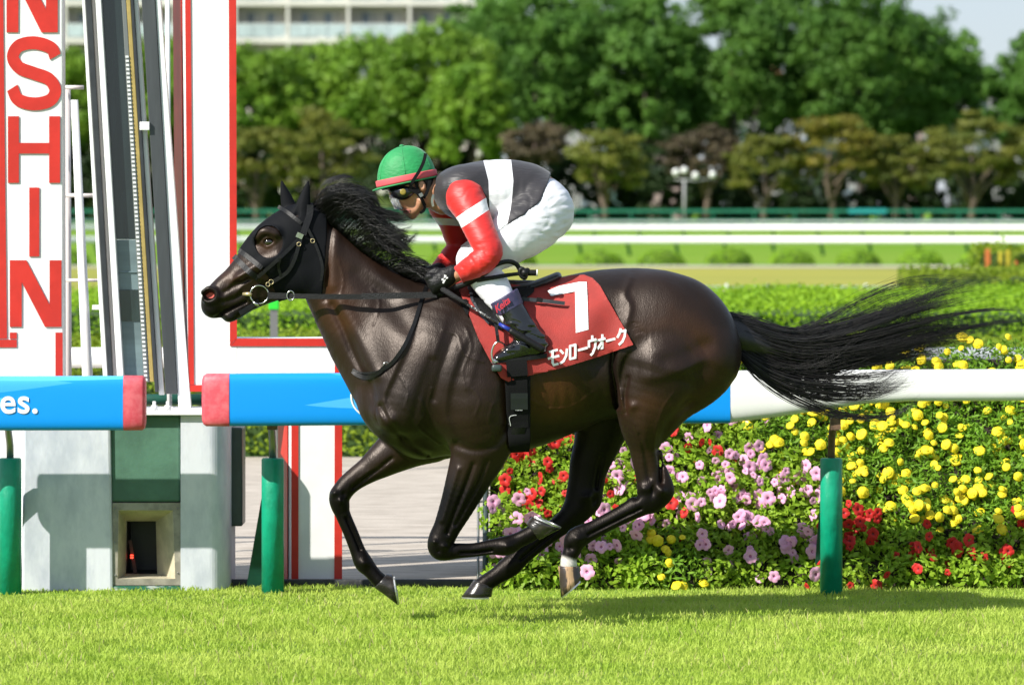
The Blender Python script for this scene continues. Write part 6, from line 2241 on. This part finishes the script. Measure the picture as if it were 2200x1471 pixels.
gog = helmstrap('goggle_strap', [(915, 330, -.070), (912, 345, -.085), (904, 364, -.098), (893, 382, -.107), (886, 394, -.106), (882, 404, -.092)], 7, JOCKEY)
helmstrap('chin_strap', [(896, 385, -.095), (896, 398, -.090), (901, 416, -.088), (908, 430, -.082), (914, 443, -.070)], 7, JOCKEY)
helmstrap('chin_strap', [(924, 388, -.083), (920, 408, -.086), (911, 426, -.085)], 7, JOCKEY)
helmstrap('goggle_strap', [(880, 404, -.088), (890, 408, -.089), (899, 414, -.088), (906, 422, -.086)], 11, JOCKEY)
helmstrap('chin_strap', [(914, 443, -.072), (911, 452, -.060), (903, 458, -.040)], 6, JOCKEY)
helmstrap('strap_buckle', [(902, 421, -.094), (909, 417, -.094)], 8, JOCKEY, M_STEEL)
# goggles
GG = Field(828, 905, 385, 445, -0.105, 0.105, 0.004)
GG.chain([(882, 411, -.072, 10, .7), (868, 414, -.066, 16, .72), (854, 413, -.042, 16, .8), (849, 412, 0, 15, .9), (854, 413, .042, 16, .8), (868, 414, .066, 16, .72), (882, 411, .072, 10, .7)], 0.012)
M_GOGGLE = mat('goggle_black', (0.006, 0.006, 0.008), 0.15, spec=0.6)
gg = smesh('goggles', GG, M_GOGGLE, JOCKEY)
M_VENT = mat('yellow_vent', (0.26, 0.20, 0.03), 0.5)
v, f = [], []
for (r_, dy) in ((0.012, 0.004), (0.0135, 0.0), (0.012, -0.002), (0.006, -0.002)):
    for k in range(18):
        q = 2 * math.pi * k / 18
        v.append((wx(867) + r_ * math.cos(q), DH - 0.0905 + dy, wz(412.5) + r_ * math.sin(q)))
for i in range(3):
    for k in range(18):
        f.append((i * 18 + k, i * 18 + (k + 1) % 18, i * 18 + 18 + (k + 1) % 18, i * 18 + 18 + k))
f.append(tuple(range(54, 72)))
mesh('goggle_vent', v, f, M_VENT, gg)
# clear lens layers hanging under the goggles
ml = mat('clear_lens', (0.90, 0.92, 0.93), 0.06, trans=0.82, spec=0.6)
ml.node_tree.nodes['Principled BSDF'].inputs['IOR'].default_value = 1.1
for j in range(2):
    v, f = [], []
    for i in range(13):
        t = -1 + 2 * i / 12
        yy = 0.066 * t
        back = 17 * t * t
        for (bx, by) in ((834 + 3 * j, 408), (838 + 3 * j, 430), (848 + 2 * j, 449 - 2 * j)):
            v.append((wx(bx + back), DH + yy, wz(by + 2 * t * t)))
    for i in range(12):
        for k in range(2): f.append((3 * i + k, 3 * i + k + 1, 3 * i + 4 + k, 3 * i + 3 + k))
    o = mesh('clear_lens', v, f, ml, gg)
    sm = o.modifiers.new('solid', 'SOLIDIFY'); sm.thickness = 0.0012
# white collar
helmstrap('collar', [(932, 418, -.066), (929, 430, -.066), (931, 444, -.058)], 5, JOCKEY, M_NUM)

# ------------------------------------------------------------------ whip
wh = empty('riding_whip', (wx(1060), DH - .3, wz(750)), 'slim black riding whip with a blue collar held along the jockey boot', 'whip')


def wp(a, b, y): return (wx(a), DH + y, wz(b))


def wl_(t): return wp(955 + (1168 - 955) * t, 621 + (747 - 621) * t, -0.215 - 0.155 * min(1, t * 1.6))


v, f = tube_vf([wl_(-0.02), wl_(0.0), wl_(0.1), wl_(0.24)], [0.010, 0.0125, 0.011, 0.007], 12)
mesh('handle', v, f, M_GRIP, wh)
M_WHIPSH = mat('whip_shaft', (0.02, 0.02, 0.02), 0.4, alt=(0.5, 0.5, 0.5), scale=130, lo=0.55, hi=0.62)
v, f = tube_vf([wl_(0.24), wl_(0.4), wl_(0.56)], [0.006, 0.0052, 0.005], 10)
mesh('shaft', v, f, M_WHIPSH, wh)
v, f = tube_vf([wl_(0.555), wl_(0.66)], [0.0065, 0.0105], 10)
mesh('blue_collar', v, f, mat('blue_tape', (0.01, 0.03, 0.28), 0.45), wh)
v, f = tube_vf([wl_(0.655), wl_(0.68), wl_(0.97), wl_(0.995), wl_(1.0)], [0.011, 0.0145, 0.0155, 0.0145, 0.009], 12)
mesh('padded_tip', v, f, M_TACK, wh)
# ------------------------------------------------------------------ turf blades
def grass(name, n, x0, x1, y0, y1, h, w, m, seed, dens=None):
    r = np.random.default_rng(seed)
    x = r.uniform(x0, x1, n); y = r.uniform(y0, y1, n)
    if dens is not None:
        k = r.random(n) < dens(x, y)
        x, y = x[k], y[k]; n = len(x)
    H_ = h * r.uniform(0.55, 1.25, n) * (1 + 0.25 * np.sin(x * 2.3 + 1) * np.sin(y * 3.1))
    H_ = H_ * (1 - 0.5 * sstep(20.5, 21.6, y))
    a = r.uniform(0, 6.28, n); ln = r.uniform(0.15, 0.75, n) * H_
    lx, ly = np.cos(a) * ln, np.sin(a) * ln
    b = r.uniform(0, 6.28, n); wx_, wy_ = np.cos(b) * w * r.uniform(.7, 1.3, n), np.sin(b) * w
    p0 = np.stack([x - wx_, y - wy_, np.full(n, 0.004)], 1); p1 = np.stack([x + wx_, y + wy_, np.full(n, 0.004)], 1)
    p2 = np.stack([x + lx * .4 + wx_ * .8, y + ly * .4 + wy_ * .8, H_ * .6], 1); p3 = np.stack([x + lx * .4 - wx_ * .8, y + ly * .4 - wy_ * .8, H_ * .6], 1)
    p4 = np.stack([x + lx, y + ly, H_ * (1 - 0.25 * ln / H_)], 1)
    v = np.stack([p0, p1, p2, p3, p4], 1).reshape(-1, 3)
    i = np.arange(n)[:, None] * 5
    f = (i + np.array([0, 1, 2, 3])).tolist() + (i + np.array([3, 2, 4])).tolist()
    return mesh(name, v, f, m, None, smooth=False)


L_GRASS = leaf_mat('grass_blade', (0.33, 0.48, 0.05), (0.53, 0.64, 0.12), 0.55, 2.2, rand=0.0, back=0.4)
L_STRAW = leaf_mat('straw_blade', (0.42, 0.40, 0.13), (0.50, 0.46, 0.22), 0.6, 4, rand=0.0)
g1 = grass('turf_grass', 200000, -2.9, 2.9, 16.4, 21.93, 0.040, 0.0026, L_GRASS, 21)
tag(g1, 'short bright green turf grass of the race track', 'grass', kind='stuff')
g2 = grass('dry_grass', 3500, -2.9, 2.9, 16.4, 21.9, 0.055, 0.0022, L_STRAW, 22)
tag(g2, 'scattered straw coloured blades in the turf', 'grass', kind='stuff')
g3 = grass('edge_grass', 6000, -2.9, 2.9, 21.4, 22.0, 0.06, 0.0028, L_GRASS, 23)
tag(g3, 'longer grass left unmown along the foot of the rail', 'grass', kind='stuff')

# ------------------------------------------------------------------ flower bed
M_SOIL = mat('soil', (0.030, 0.022, 0.015), 0.95, var=0.3, scale=20, bump=0.8, bscale=40)
FX0, FX1 = P(1052, 0, 21.9).x, P(2330, 0, 21.9).x


def slope(t):
    """bank profile: t 0 at the turf, 1 at the top"""
    return 21.86 + 0.95 * t, 0.02 + 1.08 * t ** 0.92


v, f = [], []
for i in range(9):
    d, z = slope(i / 8)
    v += [(FX0, d, z - 0.05), (FX1, d, z - 0.05)]
d1 = slope(1)[0] + 0.45
v += [(FX0, d1, 1.04), (FX1, d1, 1.04), (FX0, d1, 0), (FX1, d1, 0), (FX0, 21.86, 0), (FX1, 21.86, 0)]
f = [(2 * i, 2 * i + 1, 2 * i + 3, 2 * i + 2) for i in range(10)]
f += [(0, 2, 4, 6, 8, 10, 12, 14, 16, 18, 20, 22)[::-1], (1, 3, 5, 7, 9, 11, 13, 15, 17, 19, 21, 23)]
bed = mesh('flower_bed', v, f, M_SOIL, None, smooth=False)
bed['kind'] = 'structure'
# dark edging frame at the left end of the bank
ef = empty('bed_edging', (FX0, 21.9, 0), 'dark slanting edge frame at the end of the flower bank', 'edging')
pts = [(FX0 - 0.02, slope(t)[0] - 0.03, slope(t)[1] - 0.01) for t in (0, .12, .25, .38, .5, .62)]
v, f = tube_vf(pts, 0.014, 8)
mesh('frame_bar', v, f, M_DARKG, ef)
v, f = tube_vf([(p[0] - 0.035, p[1] + 0.02, p[2]) for p in pts], 0.006, 6)
mesh('frame_wire', v, f, M_STEEL, ef)
for t in (0.3, 0.1):
    c = slope(t)
    v, f = tube_vf([(FX0 - 0.065, c[0] - 0.03, c[1] + 0.02), (FX0 - 0.02, c[0] - 0.045, c[1] + 0.03), (FX0 + 0.05, c[0] - 0.03, c[1] + 0.02)], 0.005, 6)
    mesh('wire_tie', v, f, M_BLACKBAR, ef)

L_PET = leaf_mat('petunia_leaf', (0.18, 0.33, 0.022), (0.33, 0.48, 0.035), 0.5, 9)
L_MAR = leaf_mat('marigold_leaf', (0.13, 0.29, 0.022), (0.24, 0.41, 0.03), 0.5, 9)
M_YELLOW = mat('marigold_yellow', (0.85, 0.73, 0.012), 0.6, alt=(0.80, 0.58, 0.006), scale=60, bump=0.3, bscale=150, rand=0.06)
M_ORNG = mat('marigold_orange', (0.55, 0.10, 0.008), 0.6, alt=(0.35, 0.04, 0.005), scale=60, bump=0.3, bscale=150)
M_PINK = leaf_mat('petunia_pink', (0.90, 0.38, 0.66), (0.94, 0.58, 0.80), 0.55, 30, 0.08, 0.3)
M_REDF = leaf_mat('petunia_red', (0.58, 0.020, 0.022), (0.70, 0.045, 0.035), 0.55, 30, 0.08, 0.3)
M_THROAT = mat('petunia_throat', (0.45, 0.14, 0.30), 0.6)
M_THROAT_R = mat('petunia_throat_red', (0.22, 0.012, 0.015), 0.6)


def to_mesh(name, v, f, mats, idx=None, smooth=False):
    me = bpy.data.meshes.new(name)
    me.from_pydata(v.tolist() if isinstance(v, np.ndarray) else v, [], f.tolist() if isinstance(f, np.ndarray) else f)
    for q in mats: me.materials.append(q)
    if idx is not None: me.polygons.foreach_set('material_index', idx)
    if smooth: me.polygons.foreach_set('use_smooth', [True] * len(me.polygons))
    return me


def foliage(seed, n, rad, leaf, slim, m):
    r = np.random.default_rng(seed)
    d = unit(r.normal(size=(n, 3)) + np.array([0, -0.5, 0.25]))
    c = d * (r.uniform(0.25, 1, (n, 1)) ** 0.6) * np.array([rad, rad * 0.75, rad])
    nr = unit(d * 0.7 + 0.8 * r.normal(size=(n, 3)) + np.array([0, -0.35, 0.5]))
    s = r.uniform(0.55, 1.3, n) * leaf
    a = r.normal(size=(n, 3)); u = np.cross(nr, a); u = unit(u); w = np.cross(nr, u)
    L = s[:, None]
    v = np.stack([c - u * L * .5, c + w * L * slim - nr * L * .1 - u * L * .05, c + u * L * .5 - nr * L * .18, c - w * L * slim - nr * L * .1 - u * L * .05], 1).reshape(-1, 3)
    i = np.arange(n)[:, None] * 4
    return to_mesh('leaves', v, np.concatenate([i + [0, 1, 2], i + [0, 2, 3]]), [m])


PET_ME = [foliage(s, 250, 0.125, 0.038, 0.26, L_PET) for s in (1, 2, 3, 4)]
MAR_ME = [foliage(s, 330, 0.125, 0.034, 0.15, L_MAR) for s in (5, 6, 7, 8)]


def marigold(seed):
    """pompon: rings of ruffled petals"""
    r = random.Random(seed)
    v, f = [], []
    n = 14
    prof = [(0.55, -0.35), (1.0, -0.10), (1.02, 0.12), (0.84, 0.34), (0.70, 0.33), (0.60, 0.50), (0.42, 0.49), (0.28, 0.60)]
    for i, (rr, h) in enumerate(prof):
        for k in range(n):
            a = 2 * math.pi * (k + 0.5 * (i % 2)) / n
            q = rr * (1 + r.uniform(-0.10, 0.10)); hh = h + r.uniform(-0.07, 0.07)
            v.append((q * math.cos(a), -hh, q * math.sin(a)))
    for i in range(len(prof) - 1):
        for k in range(n):
            a, b = i * n + k, i * n + (k + 1) % n
            f.append((a, b, b + n, a + n))
    f.append(tuple(range((len(prof) - 1) * n, len(prof) * n)))
    return v, f


def petunia(seed):
    """five lobed funnel facing -y"""
    r = random.Random(seed)
    v, f, idx = [(0, 0.20, 0)], [], []
    n = 20
    for j, (rr, h) in enumerate(((0.10, 0.12), (0.22, -0.02), (0.68, -0.12), (1.0, 0.0))):
        for k in range(n):
            a = 2 * math.pi * k / n
            lobe = 1 - 0.16 * (abs(math.cos(a * 2.5)) ** 6) * (rr > 0.5) + r.uniform(-0.04, 0.04) * (rr > 0.5)
            v.append((rr * lobe * math.cos(a), h + r.uniform(-0.05, 0.05) * (rr > .5) + 0.05 * math.cos(a * 5) * (rr > .9), rr * lobe * math.sin(a)))
    for k in range(n):
        f.append((0, 1 + k, 1 + (k + 1) % n)); idx.append(1)
    for j in range(3):
        for k in range(n):
            a, b = 1 + j * n + k, 1 + j * n + (k + 1) % n
            f.append((a, a + n, b + n, b)); idx.append(1 if j == 0 else 0)
    return v, f, idx


YEL_ME = [to_mesh('marigold_head', *marigold(s), [M_YELLOW], None, True) for s in range(3)]
ORG_ME = [to_mesh('marigold_head', *marigold(s + 9), [M_ORNG], None, True) for s in range(2)]
PNK_ME, RED_ME = [], []
for s in range(3):
    v, f, ix = petunia(s); PNK_ME.append(to_mesh('petunia_bloom', v, f, [M_PINK, M_THROAT], ix, True))
    v, f, ix = petunia(s + 5); RED_ME.append(to_mesh('petunia_bloom', v, f, [M_REDF, M_THROAT_R], ix, True))


def kind_at(px, py):
    """which flower grows at this place of the bank"""
    if py < 815: return 'y' if random.random() < 0.86 or px < 1850 or px > 2000 else 'o'
    if px > 1820 + 40 * math.sin(py * 0.02): return 'y' if py < 1105 + 30 * math.sin(px * 0.013) else 'r'
    if px > 1640 and py < 1010 - 0.55 * (1820 - px) + 60: return 'y'
    if 1400 < px < 1500 and py > 1180: return 'y' if random.random() < 0.6 else 'p'
    if px < 1330: return 'r' if random.random() < (0.72 if py < 1110 else 0.2) else 'p'
    if px < 1500 and py < 950: return 'r'
    return 'p' if random.random() < 0.74 else 'r'


SPEC = {'y': (MAR_ME, YEL_ME, 0.0265, 'leafy marigold plant with yellow pompon heads in the flower bank', 'yellow marigolds in the flower bank', 'marigold_plant'),
        'o': (MAR_ME, ORG_ME, 0.024, 'leafy marigold plant with rusty orange heads at the top of the flower bank', 'orange marigolds in the flower bank', 'marigold_plant'),
        'p': (PET_ME, PNK_ME, 0.035, 'petunia plant with pale pink blooms in the flower bank', 'pink petunias in the flower bank', 'petunia_plant'),
        'r': (PET_ME, RED_ME, 0.032, 'petunia plant with bright red blooms in the flower bank', 'red petunias in the flower bank', 'petunia_plant')}
cnt = 0
rows = 10
for i in range(rows):
    t = (i + 0.35) / rows
    d, z = slope(t)
    x = FX0 + 0.07 + 0.06 * (i % 2)
    while x < FX1 - 0.03:
        xx, zz, dd_ = x + random.uniform(-.035, .035), z + random.uniform(-.02, .03), d + random.uniform(-.03, .03)
        px, py = 1100 + xx * FPX / dd_, HOR + (EYE - zz) * FPX / dd_
        if px < 1400 and py < 760 + 0: pass
        k = kind_at(px, py)
        leaves, heads, size, lab, grp, nm = SPEC[k]
        e = empty(nm, (xx, dd_, zz), lab, 'flower', grp)
        o = link('foliage', leaves[cnt % 4], None, e, local=True)
        sc_ = random.uniform(0.9, 1.15)
        o.scale = (sc_, sc_, sc_ * random.uniform(.85, 1.05)); o.rotation_euler.y = random.uniform(-.5, .5)
        nh = {'y': random.choice((3, 5, 6, 7, 8)), 'o': 4, 'p': random.choice((4, 6, 7, 8)), 'r': random.choice((3, 4, 5, 6))}[k]
        if t < 0.12 and k != 'y': nh = random.choice((0, 1, 2))
        cxy = (random.uniform(-.04, .04), random.uniform(-.03, .05))
        for j in range(nh):
            h = link('flower_head' if k in 'yo' else 'bloom', heads[(cnt + j) % len(heads)], None, e, local=True)
            ax, az = cxy[0] + random.gauss(0, .055), cxy[1] + random.gauss(0, .05)
            h.location = (ax, -0.085 - random.uniform(0, .035) + 0.3 * (ax * ax + az * az) / 0.12, az)
            s = size * random.uniform(0.55, 1.12)
            h.scale = (s, s, s)
            h.rotation_euler = (R(random.uniform(-55, -5)) if k in 'yo' else R(random.uniform(-40, 10)), random.uniform(0, 6.28) if k in 'pr' else 0, R(random.uniform(-45, 30)))
        cnt += 1
        x += 0.138
# stems between the leaves are hidden; a few stray shoots stand up along the foot of the bank
